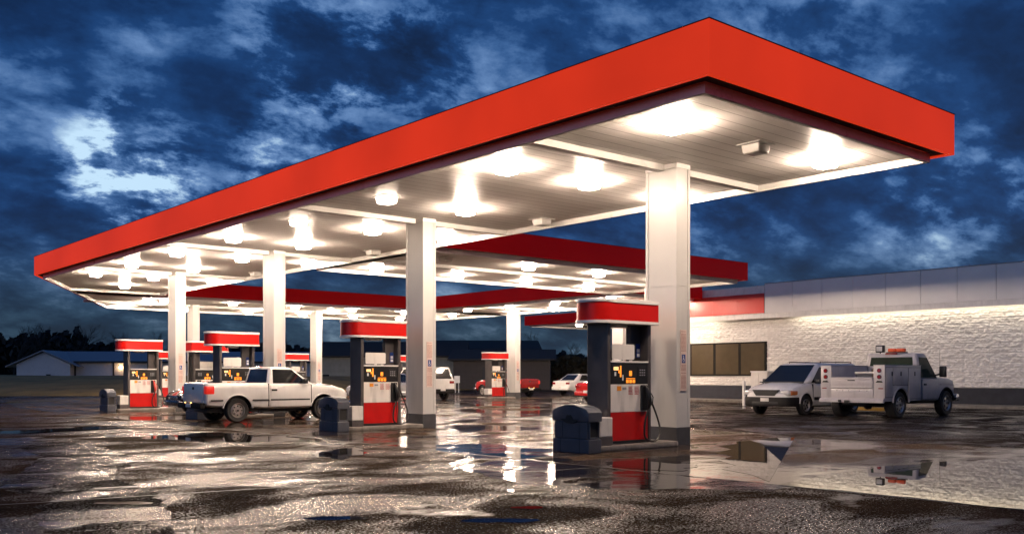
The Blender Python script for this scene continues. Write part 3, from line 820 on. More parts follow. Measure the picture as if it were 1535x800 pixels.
def make_box():
    root = thing('utility_box', '', 'box')
    MB().box(-.16, .16, -.17, .17, 0, .15, .01).build('base', 'post', root)
    MB().box(-.155, .155, -.165, .165, .151, .485, .015).build('tank', 'white_plastic', root)
    return root
def island(x0, x1, y0, y1, label):
    o = MB().prism(round_rect(x0, x1, y0, y1, .12, .12, 5), 0, .1, bev=.02).build('pump_island', 'kerb', smooth=40)
    return tag(o, label, 'kerb island', 'raised concrete pump islands')
disp = make_dispenser(); dispr = make_dispenser(True, False); dispn = None
bn = make_bin(); bx = make_box()
where = ['nearest front canopy column', 'second front canopy column, beside the white pickup nose', 'third front canopy column, behind the white pickup', 'far left fourth front canopy column']
wb = ['in front of the nearest fuel pump', 'by the nose of the white pickup truck', 'under the tail of the white pickup truck', 'at the far left pump near the grass bank']
used = False
for k in range(4):
    y = CY+8.1*k
    isl = island(CX-2.2, CX-.02, y-.12, y+.85, 'low concrete island under the pump at %s' % where[k].replace(', beside the white pickup nose', '').replace(', behind the white pickup', ''))
    lab = ['largest red topped grey fuel pump beside the nearest white column', 'red topped grey fuel pump just right of the white pickup nose',
           'red topped fuel pump standing behind the bed of the white pickup', 'red topped fuel pump with red nozzle at far left before the white shed'][k]
    if k == 0: d = disp; d.location = (CX-1.18, y+.34, .1); d['label'] = lab; d['group'] = 'fuel dispensers on the forecourt'
    elif k == 3: d = dispr; d.location = (CX-1.18, y+.34, .1); d['label'] = lab; d['group'] = 'fuel dispensers on the forecourt'
    else: d = clone(disp, (CX-1.18, y+.34, .1), label=lab, group='fuel dispensers on the forecourt')
    b = bn if k == 0 else clone(bn, (0, 0, 0)); b.location = (CX-2.455, y+.14, 0)
    tag(b, 'blue grey plastic waste bin standing %s' % wb[k], group='waste bins by the pumps')
    b = bx if k == 0 else clone(bx, (0, 0, 0)); b.location = (CX-1.93, y+.11, .1)
    tag(b, 'small white box with grey base beside %s' % ['the nearest fuel pump', 'the pump right of the white pickup nose', 'the pump behind the white pickup bed', 'the far left fuel pump'][k], group='white boxes beside the pumps')
y = CY+8.1*3
island(CX+.40, CX+2.3, y-.12, y+.85, 'low concrete island right of the far left column')
clone(disp, (CX+1.30, y+.34, .1), PI, 'red topped fuel pump just right of the far left front column', 'fuel dispensers on the forecourt')
for (x, yy, lab, ctr) in ((20.9, 51.6, 'left one of the two columns of the far canopy', 0), (28.6, 51.6, 'far canopy column behind the white pickup hood', 1), (36.6, 51.6, 'far canopy column behind the second front column', 2), (35.8, 41.4, 'store side canopy column in front of the red pickup', 3)):
    island(x-2.2, x-.02, yy-.12, yy+.85, 'low concrete island at the ' + lab)
    clone(disp, (x-1.18, yy+.34, .1), 0, 'small distant fuel pump beside the ' + lab, 'fuel dispensers on the forecourt')
    q = clone(bx, (x-1.93, yy+.11, .1), 0, 'tiny distant white box beside the ' + lab, 'white boxes beside the pumps')

# ------------------------------------------------------------------ vehicles
def boolean_cut(o, cutter):
    md = o.modifiers.new('cut', 'BOOLEAN'); md.object = cutter; md.operation = 'DIFFERENCE'; md.solver = 'EXACT'
    try: md.material_mode = 'TRANSFER'
    except Exception: pass
    dg = bpy.context.evaluated_depsgraph_get(); dg.update()
    me = bpy.data.meshes.new_from_object(o.evaluated_get(dg)); me.name = o.data.name
    o.modifiers.clear(); o.data = me
    bpy.data.objects.remove(cutter)
    me.shade_smooth(); me.set_sharp_from_angle(angle=R(32))
def section(x, zb, zt, wd, crown=.02, flare=.0, shoulder=.05):
    h = zt-zb
    half = [(wd*.86, zb), (wd*.955, zb+.05), (wd*.99, zb+.18*h), (wd+flare, zb+.40*h), (wd+flare, zb+.60*h), (wd*.985, zb+.80*h), (wd*.965, zt-shoulder), (wd*.93, zt-.012), (wd*.85, zt+.006), (wd*.4, zt+crown)]
    return [(x, y, z) for y, z in half] + [(x, -y, z) for y, z in half[::-1]]
TYRES = {}
def add_wheel(root, x, y, r, wd, side, style='steel'):
    key = (round(r, 3), round(wd, 3), side, style)
    if key not in TYRES:
        mb = MB(); ri = r*.62
        mb.lathe([(ri, -wd/2+.015), (r*.9, -wd/2), (r*.975, -wd/2+.02), (r, -wd*.3), (r, wd*.3), (r*.975, wd/2-.02), (r*.9, wd/2), (ri, wd/2-.015), (ri, -wd/2+.015)], (0, 0, 0), 'y', 30, False)
        t = mb.build('wheel', 'rubber', smooth=40)
        mb = MB(); o = side*wd/2
        mb.lathe([(ri, o-side*.005), (ri*.95, o+side*.004), (ri*.9, o-side*.012), (ri*.82, o-side*.05), (ri*.72, o-side*.035), (ri*.45, o-side*.02), (ri*.28, o-side*.03), (ri*.25, o-side*.005), (.001, o)], (0, 0, 0), 'y', 26, False)
        mb.mi = 1
        nh = 8 if style == 'steel' else 5
        for k in range(nh):
            a = 2*PI*k/nh; rr = ri*.6
            mb.cyl((rr*math.cos(a), o-side*.06, rr*math.sin(a)), (rr*math.cos(a), o-side*.018, rr*math.sin(a)), ri*(.1 if style == 'steel' else .17), 8)
        mb.cyl((0, o-side*.02, 0), (0, o+side*.006, 0), ri*.16, 10)
        rim = mb.build('rim', ['steel_rim', 'grille'], smooth=40)
        TYRES[key] = (t.data, rim.data); bpy.data.objects.remove(t); bpy.data.objects.remove(rim)
    t = bpy.data.objects.new('wheel', TYRES[key][0]); C.objects.link(t); t.parent = root; t.location = (x, y, r)
    q = bpy.data.objects.new('rim', TYRES[key][1]); C.objects.link(q); q.parent = t
    return t
def bil(q, u, v):
    a, b, c, d = [Vector(p) for p in q]
    return a.lerp(b, u).lerp(d.lerp(c, u), v)
def panel(mb, q, u0, u1, v0, v1, off=.006, th=.012, n=1):
    """thin slab lying on the bilinear quad q (a,b,c,d ccw seen from outside)"""
    c = [bil(q, u0, v0), bil(q, u1, v0), bil(q, u1, v1), bil(q, u0, v1)]
    nr = (c[1]-c[0]).cross(c[3]-c[0]).normalized()
    lo = [p+nr*(off-th) for p in c]; hi = [p+nr*off for p in c]
    mb.hexa(lo+hi)
def make_body(root, sts, paint, axles, wr, half, arch, name='body', extra_cut=None):
    mb = MB(); mb.loft([section(*s) for s in sts])
    o = mb.build(name, [paint, 'grille'], root, smooth=32)
    mb = MB()
    for x in axles:
        for s in (-1, 1):
            y0, y1 = sorted((s*(half-.30), s*(half+.2))); mb.cyl((x, y0, wr), (x, y1, wr), arch, 28)
    if extra_cut:
        mb.box(*extra_cut)
    ct = mb.build('cutter', 'grille'); 
    o_par = o.parent; o.parent = None
    boolean_cut(o, ct); o.parent = o_par
    return o
def greenhouse(root, paint, belt, roof, wb, wr, zr, glass='glass', side=((.06, .93),), bev=.05, rear=True, v=(.06, .86), crown=.03, wr_front=None):
    """belt=(x_rear,z_rear,x_front,z_front); roof=(x_rear,x_front)"""
    xr, zr0, xf, zf0 = belt; rr, rf = roof
    pts = [(xr, -wb, zr0), (xf, -wb, zf0), (xf, wb, zf0), (xr, wb, zr0), (rr, -wr, zr), (rf, -wr, zr-.02), (rf, wr, zr-.02), (rr, wr, zr)]
    mb = MB(); mb.hexa(pts, bev, 3); cab = mb.build('cab', paint, root, smooth=40)
    F = [pts[1], pts[2], pts[6], pts[5]]; Bk = [pts[3], pts[0], pts[4], pts[7]]
    Rt = [pts[0], pts[1], pts[5], pts[4]]; Lf = [pts[2], pts[3], pts[7], pts[6]]
    mb = MB(); panel(mb, F, .06, .94, .04, .90); mb.build('windshield', glass, root)
    if rear: mb = MB(); panel(mb, Bk, .09, .91, v[0]+.02, v[1]); mb.build('rear_window', glass, root)
    for u0, u1 in side:
        mb = MB(); panel(mb, Rt, u0, u1, v[0], v[1]); mb.build('side_window', glass, root)
        mb = MB(); panel(mb, Lf, 1-u1, 1-u0, v[0], v[1]); mb.build('side_window', glass, root)
    return cab
def slab(root, name, x0, x1, y0, y1, z0, z1, mat, bev=.01, parent=None):
    return MB().box(x0, x1, y0, y1, z0, z1, bev).build(name, mat, parent or root, smooth=40)
def arch_lip(root, x, wr, r, y, mat, th=.022, a0=8, a1=172):
    for s in (-1, 1):
        mb = MB(); mb.tube([(x+r*math.cos(R(a)), s*y, wr+r*math.sin(R(a))) for a in range(a0, a1+1, 6)], th, 6)
        mb.build('wheel_arch', mat, root, smooth=60)

def pickup(label, loc, rz, paint, lit=False, hood=True, detail=True):
    root = thing('pickup_truck', label, 'pickup truck', loc, rz)
    sts = [(-2.27, .50, 1.08, .80), (-2.23, .46, 1.10, .835), (-1.9, .42, 1.105, .85, 0), (-1.0, .40, 1.10, .855, 0), (-.45, .36, 1.10, .86, 0), (.3, .35, 1.09, .86, .02), (.95, .36, 1.07, .86, .04), (1.35, .38, 1.03, .85, .05), (1.75, .40, .985, .835, .05), (2.02, .42, .93, .80, .04), (2.15, .46, .86, .74, .03), (2.2, .52, .80, .68, .02)]
    o = make_body(root, sts, paint, (-1.37, 1.33), .335, .86, .43, extra_cut=(-2.19, -.50, -.74, .74, .62, 1.6))
    greenhouse(root, paint, (-.43, 1.06, 1.02, 1.05), (-.31, .33), .815, .665, 1.565, side=((.10, .90),))
    for s in (-1, 1):
        slab(root, 'side_moulding', -2.15, -1.80, *sorted((s*.845, s*.872)), .60, .64, 'black', .004)
        slab(root, 'side_moulding', -.93, -.43, *sorted((s*.855, s*.882)), .60, .64, 'black', .004)
        slab(root, 'side_moulding', -.38, .86, *sorted((s*.855, s*.882)), .60, .64, 'black', .004)
        d = slab(root, 'door', -.385, .90, *sorted((s*.83, s*.874)), .42, 1.045, paint, .02)
        slab(root, 'handle', -.36, -.19, *sorted((s*.87, s*.888)), .87, .925, 'black', .006, d)
        slab(root, 'mirror', .62, .72, *sorted((s*.86, s*1.03)), 1.08, 1.22, 'black', .02)
        slab(root, 'tail_light', -2.285, -2.05, *sorted((s*.70, s*.862)), .80, 1.02, 'tail_lit' if lit else 'tail_red', .02)
        slab(root, 'headlight', 2.08, 2.2, *sorted((s*.42, s*.72)), .66, .80, 'headlamp', .02)
        for x in (-1.37, 1.33): add_wheel(root, x, s*.745, .335, .22, s)
    arch_lip(root, -1.37, .335, .44, .865, paint); arch_lip(root, 1.33, .335, .44, .862, paint)
    for s in (-1, 1):
        for x, z0, z1 in ((-.44, .44, 1.085), (.915, .44, 1.05)):
            slab(root, 'body_seam', x-.009, x+.009, *sorted((s*.80, s*.868)), z0, z1, 'black', 0)
    slab(root, 'tailgate', -2.30, -2.26, -.69, .69, .56, 1.09, paint, .015)
    slab(root, 'tailgate_latch', -2.312, -2.299, -.06, .06, .92, .99, 'black', .006)
    slab(root, 'rear_bumper', -2.44, -2.28, -.80, .80, .40, .56, 'bumper_grey', .03)
    slab(root, 'number_plate', -2.452, -2.441, -.17, .17, .43, .54, 'white_plastic', .003)
    if lit:
        for y in (-.2, .2): slab(root, 'plate_lamp', -2.455, -2.44, y-.03, y+.03, .545, .575, 'plate_lamp', .003)
    slab(root, 'front_bumper', 2.12, 2.30, -.80, .80, .38, .56, 'chrome', .04)
    slab(root, 'grille', 2.17, 2.215, -.42, .42, .60, .78, 'grille', .01)
    slab(root, 'chassis', -2.1, 2.0, -.45, .45, .27, .42, 'black', .02)
    slab(root, 'brake_light', -.36, -.30, -.12, .12, 1.565, 1.585, 'tail_red', .006)
    return root
pickup('white regular cab pickup truck parked at the pumps with lit tail lights', (12.80, 25.9, 0), 0, 'white_paint', True)

def sedan(label, loc, rz, paint, lit=False, plate='white_plastic', suv=False):
    root = thing('parked_car', label, 'car', loc, rz)
    if not suv:
        sts = [(-2.28, .50, .86, .72), (-2.22, .36, .95, .82), (-1.9, .28, 1.00, .87, .03), (-1.3, .25, 1.0, .885, .02), (0, .22, .97, .89, .02), (.9, .24, .96, .885, .03), (1.4, .26, .90, .87, .05), (1.85, .28, .82, .84, .05), (2.15, .32, .74, .77, .03), (2.28, .38, .64, .66, .01)]
        axles = (-1.32, 1.36); wr = .32
        make_body(root, sts, paint, axles, wr, .88, .38)
        greenhouse(root, paint, (-1.75, .97, 1.0, .93), (-1.05, .22), .80, .60, 1.43, side=((.15, .46), (.50, .93)))
        zt, zh = .80, .60
    else:
        sts = [(-2.25, .50, 1.10, .80), (-2.2, .42, 1.13, .88), (-1.6, .34, 1.13, .91, .02), (0, .32, 1.10, .92, .02), (.95, .34, 1.08, .91, .03), (1.5, .36, 1.03, .89, .05), (2.0, .40, .94, .84, .04), (2.2, .46, .84, .74, .02)]
        axles = (-1.35, 1.4); wr = .37
        make_body(root, sts, paint, axles, wr, .91, .45)
        greenhouse(root, paint, (-2.18, 1.09, 1.05, 1.07), (-1.95, .30), .86, .70, 1.76, side=((.06, .33), (.36, .62), (.65, .95)))
        zt, zh = .95, .76
    for s in (-1, 1):
        x0 = sts[0][0]
        slab(root, 'tail_light', x0-.02, x0+.15, *sorted((s*.50, s*.80)), zt-.06, zt+.08, 'tail_lit' if lit else 'tail_red', .02)
        slab(root, 'headlight', sts[-1][0]-.2, sts[-1][0]-.02, *sorted((s*.42, s*.70)), zh-.06, zh+.05, 'headlamp', .02)
        slab(root, 'mirror', .55, .68, *sorted((s*.86, s*1.02)), sts[4][2]+.02, sts[4][2]+.13, paint, .03)
        for i, x in enumerate(axles): add_wheel(root, x, s*(.78 if not suv else .80), wr, .21, s, 'alloy')
    slab(root, 'rear_bumper', sts[0][0]-.09, sts[0][0]+.1, -.80, .80, .36, .60, paint if not suv else 'bumper_grey', .06)
    slab(root, 'front_bumper', sts[-1][0]-.12, sts[-1][0]+.08, -.70, .70, .30, .50, paint, .06)
    slab(root, 'number_plate', sts[0][0]-.1, sts[0][0]-.088, -.16, .16, .50, .62, plate, .003)
    slab(root, 'grille', sts[-1][0]-.05, sts[-1][0]+.02, -.36, .36, zh-.08, zh+.03, 'chrome', .01)
    return root
sedan('dark car facing left behind the bed of the white pickup', (14.25, 31.2, 0), PI, 'dark_paint')
sedan('red sedan seen from behind just left of the nearest fuel pump', (33.9, 31.4, 0), 0, 'red_paint')
sedan('white sedan parked beyond the red sedan', (45.5, 45.4, 0), 0, 'white_paint')
sedan('white sport utility vehicle seen from behind right of the second column', (30.2, 43.15, 0), PI/2, 'white_paint', suv=True)
sedan('silver car half hidden between the second pump and its column', (25.4, 39.3, 0), PI/2, 'silver_paint')
pickup('crimson pickup truck parked with its tail toward the store side column', (38.9, 45.9, 0), PI/2, 'crimson_paint', True)

def minivan():
    root = thing('minivan', 'white minivan parked nose out beside the service truck', 'van', (29.25, 18.35, 0), PI)
    p = 'white_paint'
    sts = [(-2.40, .55, 1.02, .78), (-2.34, .36, 1.06, .90), (-1.8, .28, 1.08, .95, .02), (0, .26, 1.06, .965, .02), (.9, .27, 1.06, .965, .02), (1.35, .28, 1.05, .955, .05), (1.75, .30, .98, .94, .07), (2.08, .33, .90, .91, .07), (2.24, .35, .84, .86, .06), (2.36, .40, .77, .76, .05), (2.43, .46, .70, .62, .03)]
    make_body(root, sts, p, (-1.5, 1.5), .335, .95, .40)
    # tall cab: roof, raked windshield
    greenhouse(root, p, (-2.30, 1.04, 1.50, 1.03), (-2.02, .46), .92, .74, 1.76, side=((.05, .30), (.33, .60), (.63, .92)), bev=.15, v=(.06, .80))
    for s in (-1, 1):
        hl = slab(root, 'headlight', 2.08, 2.385, *sorted((s*.50, s*.88)), .65, .83, 'headlamp', .05)
        slab(root, 'turn_lamp', 1.95, 2.30, *sorted((s*.80, s*.92)), .67, .81, 'amber', .02, hl)
        slab(root, 'mirror', .86, .98, *sorted((s*.93, s*1.12)), 1.04, 1.20, 'black', .03)
        slab(root, 'fog_lamp', 2.36, 2.42, *sorted((s*.52, s*.66)), .40, .48, 'headlamp', .01)
        slab(root, 'handle', .05, .25, *sorted((s*.96, s*.985)), .90, .94, p, .006)
        for x in (-1.5, 1.5): add_wheel(root, x, s*.85, .335, .21, s, 'alloy')
        slab(root, 'side_moulding', -1.05, 1.05, *sorted((s*.955, s*.975)), .50, .60, 'bumper_grey', .006)
        slab(root, 'tail_light', -2.41, -2.28, *sorted((s*.78, s*.92)), .8, 1.15, 'tail_red', .02)
        mb = MB(); mb.tube([(1.28, s*.05, 1.085), (1.25, s*.55, 1.09)], .012, 6); mb.build('wiper', 'black', root)
    for s in (-1, 1):
        for x in (1.12, -.02, -1.12): slab(root, 'body_seam', x-.008, x+.008, *sorted((s*.90, s*.9705)), .42, 1.03, 'black', 0)
        slab(root, 'door_track', -2.1, -.1, *sorted((s*.90, s*.971)), .93, .95, 'black', 0)
    slab(root, 'hood_seam', 1.5, 1.515, -.86, .86, 1.07, 1.108, 'black', 0)
    slab(root, 'number_plate', 2.472, 2.482, -.16, .16, .46, .57, 'white_plastic', .002)
    arch_lip(root, 1.5, .335, .41, .955, p); arch_lip(root, -1.5, .335, .41, .955, p)
    mb = MB(); mb.prism([(-.50, .84), (.50, .84), (.44, .74), (.36, .645), (-.36, .645), (-.44, .74)], 2.33, 2.445, 'x'); mb.build('grille', 'grille', root)
    MB().prism(round_rect(1.90, 2.47, -.95, .95, .02, .36, 9), .30, .60, bev=.04).build('front_bumper', 'bumper_grey', root, smooth=40)
    slab(root, 'lower_intake', 2.465, 2.475, -.5, .5, .36, .45, 'grille', .002)
    slab(root, 'rear_bumper', -2.48, -2.30, -.88, .88, .36, .6, 'bumper_grey', .05)
    for y in (-.6, .6):
        mb = MB(); mb.tube([(-1.9, y, 1.78), (.1, y, 1.78)], .018, 6)
        for x in (-1.9, -.9, .1): mb.cyl((x, y, 1.70), (x, y, 1.785), .015, 6)
        mb.build('roof_rail', 'black', root)
    return root
minivan()

def service_truck():
    root = thing('service_truck', 'white utility service truck with tool lockers and amber beacons parked nose to the store', 'truck', (29.4, 15.28, 0), 0)
    p = 'service_paint'; HW = 1.06
    # cab and hood (loft), x forward. rear axle -1.56, front axle 1.64
    sts = [(-.22, .50, 1.22, .94), (.0, .50, 1.24, .95), (.6, .48, 1.24, .97), (1.05, .48, 1.24, .985, .03), (1.45, .50, 1.24, 1.0, .07), (1.95, .52, 1.22, .99, .08), (2.25, .54, 1.17, .95, .07), (2.42, .58, 1.08, .86, .05), (2.48, .62, 1.0, .78, .03)]
    make_body(root, sts, p, (1.64,), .41, .99, .50)
    greenhouse(root, p, (-.17, 1.21, 1.20, 1.20), (-.06, .52), .945, .83, 2.03, glass='glass_green', side=((.12, .90),), bev=.06, v=(.05, .84))
    for s in (-1, 1):
        d = slab(root, 'door', .02, 1.04, *sorted((s*.93, s*.992)), .56, 1.2, p, .02)
        slab(root, 'handle', .07, .25, *sorted((s*.99, s*1.01)), 1.0, 1.06, 'black', .008, d)
        mr = slab(root, 'mirror', .86, 1.02, *sorted((s*1.10, s*1.30)), 1.26, 1.62, 'black', .04)
        mb = MB(); mb.cyl((.93, s*.95, 1.32), (.93, s*1.12, 1.36), .03, 8); mb.build('mirror_arm', 'black', mr)
        slab(root, 'headlight', 2.3, 2.44, *sorted((s*.58, s*.88)), .84, 1.04, 'headlamp', .03)
        add_wheel(root, 1.64, s*.88, .41, .26, s, 'alloy'); add_wheel(root, -1.56, s*.90, .41, .30, s, 'steel')
        arch_lip(root, 1.64, .41, .51, .985, 'black', .03)
        slab(root, 'fender_flare', 1.2, 2.1, *sorted((s*.975, s*1.0)), 1.0, 1.06, p, .02)
    slab(root, 'front_bumper', 2.42, 2.62, -.98, .98, .46, .70, 'chrome', .05)
    slab(root, 'grille', 2.46, 2.52, -.52, .52, .76, 1.06, 'grille', .02)
    # service body: two long lockers with a bed between
    X0, X1 = -2.52, -.26
    for s in (-1, 1):
        y0, y1 = sorted((s*.70, s*HW))
        lk = MB().box(X0, X1, y0, y1, .53, 1.62, .012).build('locker', [p, 'grille'], root, smooth=30)
        mb = MB(); mb.cyl((-1.56, s*.60, .44), (-1.56, s*1.3, .44), .47, 28); ct = mb.build('cutter', 'grille')
        lk.parent = None; boolean_cut(lk, ct); lk.parent = root
        # locker doors, dark slabs drawn in for the shaded gaps, and latches
        for a, b, z0, z1 in ((X0+.06, X0+.46, .66, 1.55), (X0+.49, X0+1.42, 1.02, 1.55), (X0+1.45, X1-.05, .60, 1.55)):
            slab(root, 'door_gap_shade', a-.014, b+.014, *sorted((s*(HW-.01), s*(HW+.004))), z0-.014, z1+.014, 'black', 0)
            ld = slab(root, 'locker_door', a, b, *sorted((s*(HW+.001), s*(HW+.016))), z0, z1, p, .006)
            slab(root, 'latch', (a+b)/2-.03 if b-a > .6 else b-.08, (a+b)/2+.03 if b-a > .6 else b-.03, *sorted((s*(HW+.016), s*(HW+.028))), z1-.25, z1-.12, 'black', .004, ld)
        mb = MB(); mb.box(X0-.004, X1+.01, y0-.006, y1+.006, 1.622, 1.638); mb.build('locker_lid', 'bed_grey', root)
        mb = MB(); mb.tube([(-1.56+.50*math.cos(R(t)), s*(HW+.012), .44+.50*math.sin(R(t))) for t in range(6, 176, 6)], .03, 6); mb.build('wheel_arch', p, root, smooth=60)
        # rear lamps
        for z, r in ((1.46, .07), (1.27, .07)):
            yc = s*(HW-.17)
            mb = MB(); mb.cyl((X0-.02, yc, z), (X0+.01, yc, z), r, 18); rg = mb.build('tail_light', 'black', root)
            mb = MB(); mb.cyl((X0-.032, yc, z), (X0-.019, yc, z), r*.76, 18); mb.build('lamp_lens', 'tail_red', rg)
        slab(root, 'reflector', X0-.008, X0+.005, *sorted((s*(HW-.05), s*(HW-.2))), .905, .935, 'tail_red', .002)
        mb = MB(); mb.prism([(s*(HW-.28), 1.10), (s*(HW-.06), 1.10), (s*(HW-.10), 1.15), (s*(HW-.22), 1.16)], X0-.03, X0-.001, 'x'); mb.build('lamp_bracket', 'black', root)
    slab(root, 'bed_floor', X0+.05, X1, -.70, .70, .78, .84, 'bed_grey', 0)
    slab(root, 'bulkhead', X1-.06, X1-.01, -.70, .70, .84, 1.62, 'bed_grey', .006)
    tg = slab(root, 'tailgate', X0-.03, X0+.04, -.695, .695, .92, 1.26, p, .015)
    slab(root, 'tailgate_rail', X0-.045, X0-.029, -.69, .69, 1.20, 1.25, p, .006, tg); slab(root, 'tailgate_rail', X0-.045, X0-.029, -.69, .69, .93, .98, p, .006, tg)
    slab(root, 'tailgate_handle', X0-.055, X0-.031, -.12, .12, 1.15, 1.18, 'black', .004, tg)
    slab(root, 'rear_panel', X0-.012, X0+.05, -.698, .698, .60, .915, p, .006)
    mb = MB(); mb.prism([(X0+.02, .535), (X0+.02, .62), (X0-.05, .62), (X0-.10, .56), (X0-.10, .49), (X0-.04, .49)], -HW, HW, 'y'); mb.build('rear_bumper', p, root)
    slab(root, 'tow_plug', X0-.13, X0-.09, .30, .40, .50, .57, 'black', .01); slab(root, 'tow_hitch', X0-.16, X0-.09, .02, .18, .46, .56, 'black', .01)
    for y in (-.5, -.25, .1, .3, .5):
        mb = MB(); mb.cyl((X0-.018, y, .85), (X0-.011, y, .85), .014, 8); mb.build('marker_bolt', 'black', root)
    slab(root, 'chassis', -2.4, 2.3, -.42, .42, .40, .56, 'black', .02)
    mb = MB(); mb.cyl((-1.56, -.8, .41), (-1.56, .8, .41), .07, 12); mb.lathe([(.02, -.16), (.15, -.08), (.17, 0), (.15, .08), (.02, .16)], (-1.56, 0, .41), 'y', 14); mb.build('rear_axle', 'black', root)
    # roof gear
    bar = slab(root, 'beacon_bar', -.02, .18, -.42, .22, 2.035, 2.075, 'black', .01)
    for y0, y1 in ((-.38, -.12), (-.08, .18)): slab(root, 'beacon', .0, .16, y0, y1, 2.076, 2.19, 'beacon', .03, bar)
    sp = slab(root, 'work_lamp', -.04, .10, .30, .58, 2.06, 2.30, 'black', .03)
    slab(root, 'work_lamp_glass', -.05, -.039, .34, .54, 2.10, 2.26, 'headlamp', .004, sp)
    mb = MB(); mb.cyl((.03, .44, 1.99), (.03, .44, 2.07), .02, 8); mb.build('lamp_stalk', 'black', sp)
    slab(root, 'brake_light', -.12, -.07, -.20, .20, 1.99, 2.035, 'tail_red', .008)
    mb = MB(); mb.tube([(1.3, -.93, 1.24), (1.28, -.94, 2.15)], .006, 5); mb.build('antenna', 'black', root)
    return root
service_truck()
mb = MB(); mb.box(-.45, .45, -.30, .30, 0, .20, .02); mb.mi = 1; mb.box(-.47, .47, -.32, .32, .2, .26, .015)
o = mb.build('tool_chest', ['bin', 'white_plastic']); o.location = (27.75, 15.1, 1.17); tag(o, 'flat dark tool chest with pale lid in the service truck bed', 'tool chest')
mb = MB(); mb.box(-.45, .45, -.35, .35, 0, .33, .02); o = mb.build('cargo_crate', 'bed_grey'); o.location = (27.75, 15.1, .84); tag(o, 'grey crate beneath the tool chest in the service truck bed', 'crate')
mb = MB(); mb.loft([[(.17*s_*math.cos(2*PI*k/14), .17*s_*math.sin(2*PI*k/14), z) for k in range(14)] for z, s_ in ((0, .9), (.25, 1.05), (.5, 1.0), (.66, .85), (.72, .5))])
o = mb.build('cloth_sack', pm('brown_sack', (.10, .07, .05), .9, bump=.4, bscale=20), smooth=60); o.location = (27.4, 14.6+.12, .84); o.rotation_euler = (R(-6), R(5), 0); tag(o, 'brown upright sack leaning by right locker in the service truck bed', 'sack')

# ------------------------------------------------------------------ store
def store():
    root = thing('store_building', 'long white split face block store with grey metal parapet at right', 'building', (40, 0, 0))
    Y0, Y1 = -14, 36.0
    # displaced split-face wall between base band and soffit
    def wall(ya, yb, za, zb, dy, dz):
        ny, nz = round((yb-ya)/dy), round((zb-za)/dz)
        vs, fs = [], []
        for i in range(ny+1):
            for j in range(nz+1):
                y, z = ya+(yb-ya)*i/ny, za+(zb-za)*j/nz
                row = math.floor(z/.203); off = .203 if row % 2 else 0
                cell = math.floor((y+off)/.406)
                h = mn.cell(Vector((cell*1.7, row*2.3, .5)))*.014
                h += .034*mn.fractal(Vector((y*7., z*9., 1.3)), .75, 2.1, 6)
                h += .012*mn.ridged_multi_fractal(Vector((y*10., z*14., 4.)), .9, 2., 4, 1., 2.)
                if j % 10 == 0 or ((y+off)/.406) % 1 < .07: h = h*.2-.014
                vs.append((-.02-h, y, z))
        for i in range(ny):
            for j in range(nz):
                a = i*(nz+1)+j; fs.append((a, a+1, a+nz+2, a+nz+1))
        return vs, fs
    vs, fs = wall(8.526, 32.48, .812, 4.06, .029, .0203)
    me = bpy.data.meshes.new('block_wall'); me.from_pydata(vs, [], fs); me.materials.append(M['block']); me.shade_smooth()
    o = bpy.data.objects.new('block_wall', me); C.objects.link(o); o.parent = root
    MB().box(.02, 14, Y0, Y1, 0, 5.5).build('wall', 'block', root)
    MB().box(-.03, .019, Y0, Y1, .13, .80, .004).build('base_band', 'store_base', root)
    # parapet panels, with open seams, set out from the wall
    seams = []
    y = 27.0
    while y > Y0: seams.append(y); y -= 1.55
    mb = MB()
    for a, b in zip(seams, seams[1:]): mb.box(-.60, -.54, b+.008, a-.008, 4.34, 5.76, .006)
    mb.build('parapet_panel', 'parapet', root)
    MB().box(-.535, .3, Y0, 27.0, 4.36, 5.74).build('parapet_backing', 'frame_dark', root)
    MB().box(-.62, -.50, Y0, 27.0, 5.762, 5.80, .006).build('parapet_cap', 'bed_grey', root)
    mb = MB(); ys_ = [27.01, 28.55, 30.1, 31.65, 33.2, 34.6, 36.0]
    for a, b in zip(ys_, ys_[1:]): mb.box(-.60, -.54, a+.004, b-.004, 4.34, 5.70, .006)
    mb.build('white_panel', 'store_white', root)
    mb = MB()
    for a, b in zip(ys_, ys_[1:]): mb.box(-.62, -.601, a+.004, b-.004, 4.36, 5.32, .004)
    mb.build('sign_band', 'store_red', root)
    MB().box(-.535, .3, 27.02, 36.0, 4.36, 5.68).build('sign_backing', 'frame_dark', root)
    # soffit under the parapet and the light cove
    MB().box(-.56, .0, Y0, 36.0, 4.30, 4.335).build('eave_soffit', 'store_white', root)
    MB().box(-.585, -.56, Y0, 36.0, 4.10, 4.335, .004).build('light_valance', 'store_white', root)
    MB().box(-.55, -.44, Y0, 25.6, 4.20, 4.295, .01).build('wall_light', 'tube', root)
    MB().box(-.55, -.44, 30.0, 36.0, 4.20, 4.295, .01).build('wall_light', 'tube', root)
    # windows
    MB().box(-.09, .0, 27.25, 31.98, 1.30, 3.0, .006).build('window', 'frame_dark', root)
    w_ = C.objects[-1] if False else [q for q in root.children if q.name.startswith('window')][0]
    for a, b in ((27.36, 28.74), (28.90, 30.30), (30.46, 31.86)):
        MB().box(-.10, -.088, a, b, 1.38, 2.92).build('pane', 'window_tint', w_)
    return root
store()
mb = MB(); mb.cyl((0, 0, 0), (0, 0, 1.05), .07, 14); mb.lathe([(.072, 1.05), (.05, 1.09), (.01, 1.1)], (0, 0, 0), 'z', 14); o = mb.build('bollard', 'white_metal', smooth=50); o.location = (34.3, 24.55, 0); tag(o, 'thin white bollard beside the minivan nose', 'bollard')
r_ = thing('ice_chest', 'low white cabinet against the store wall below the tan windows', 'cabinet', (39.3, 27.0, .13))
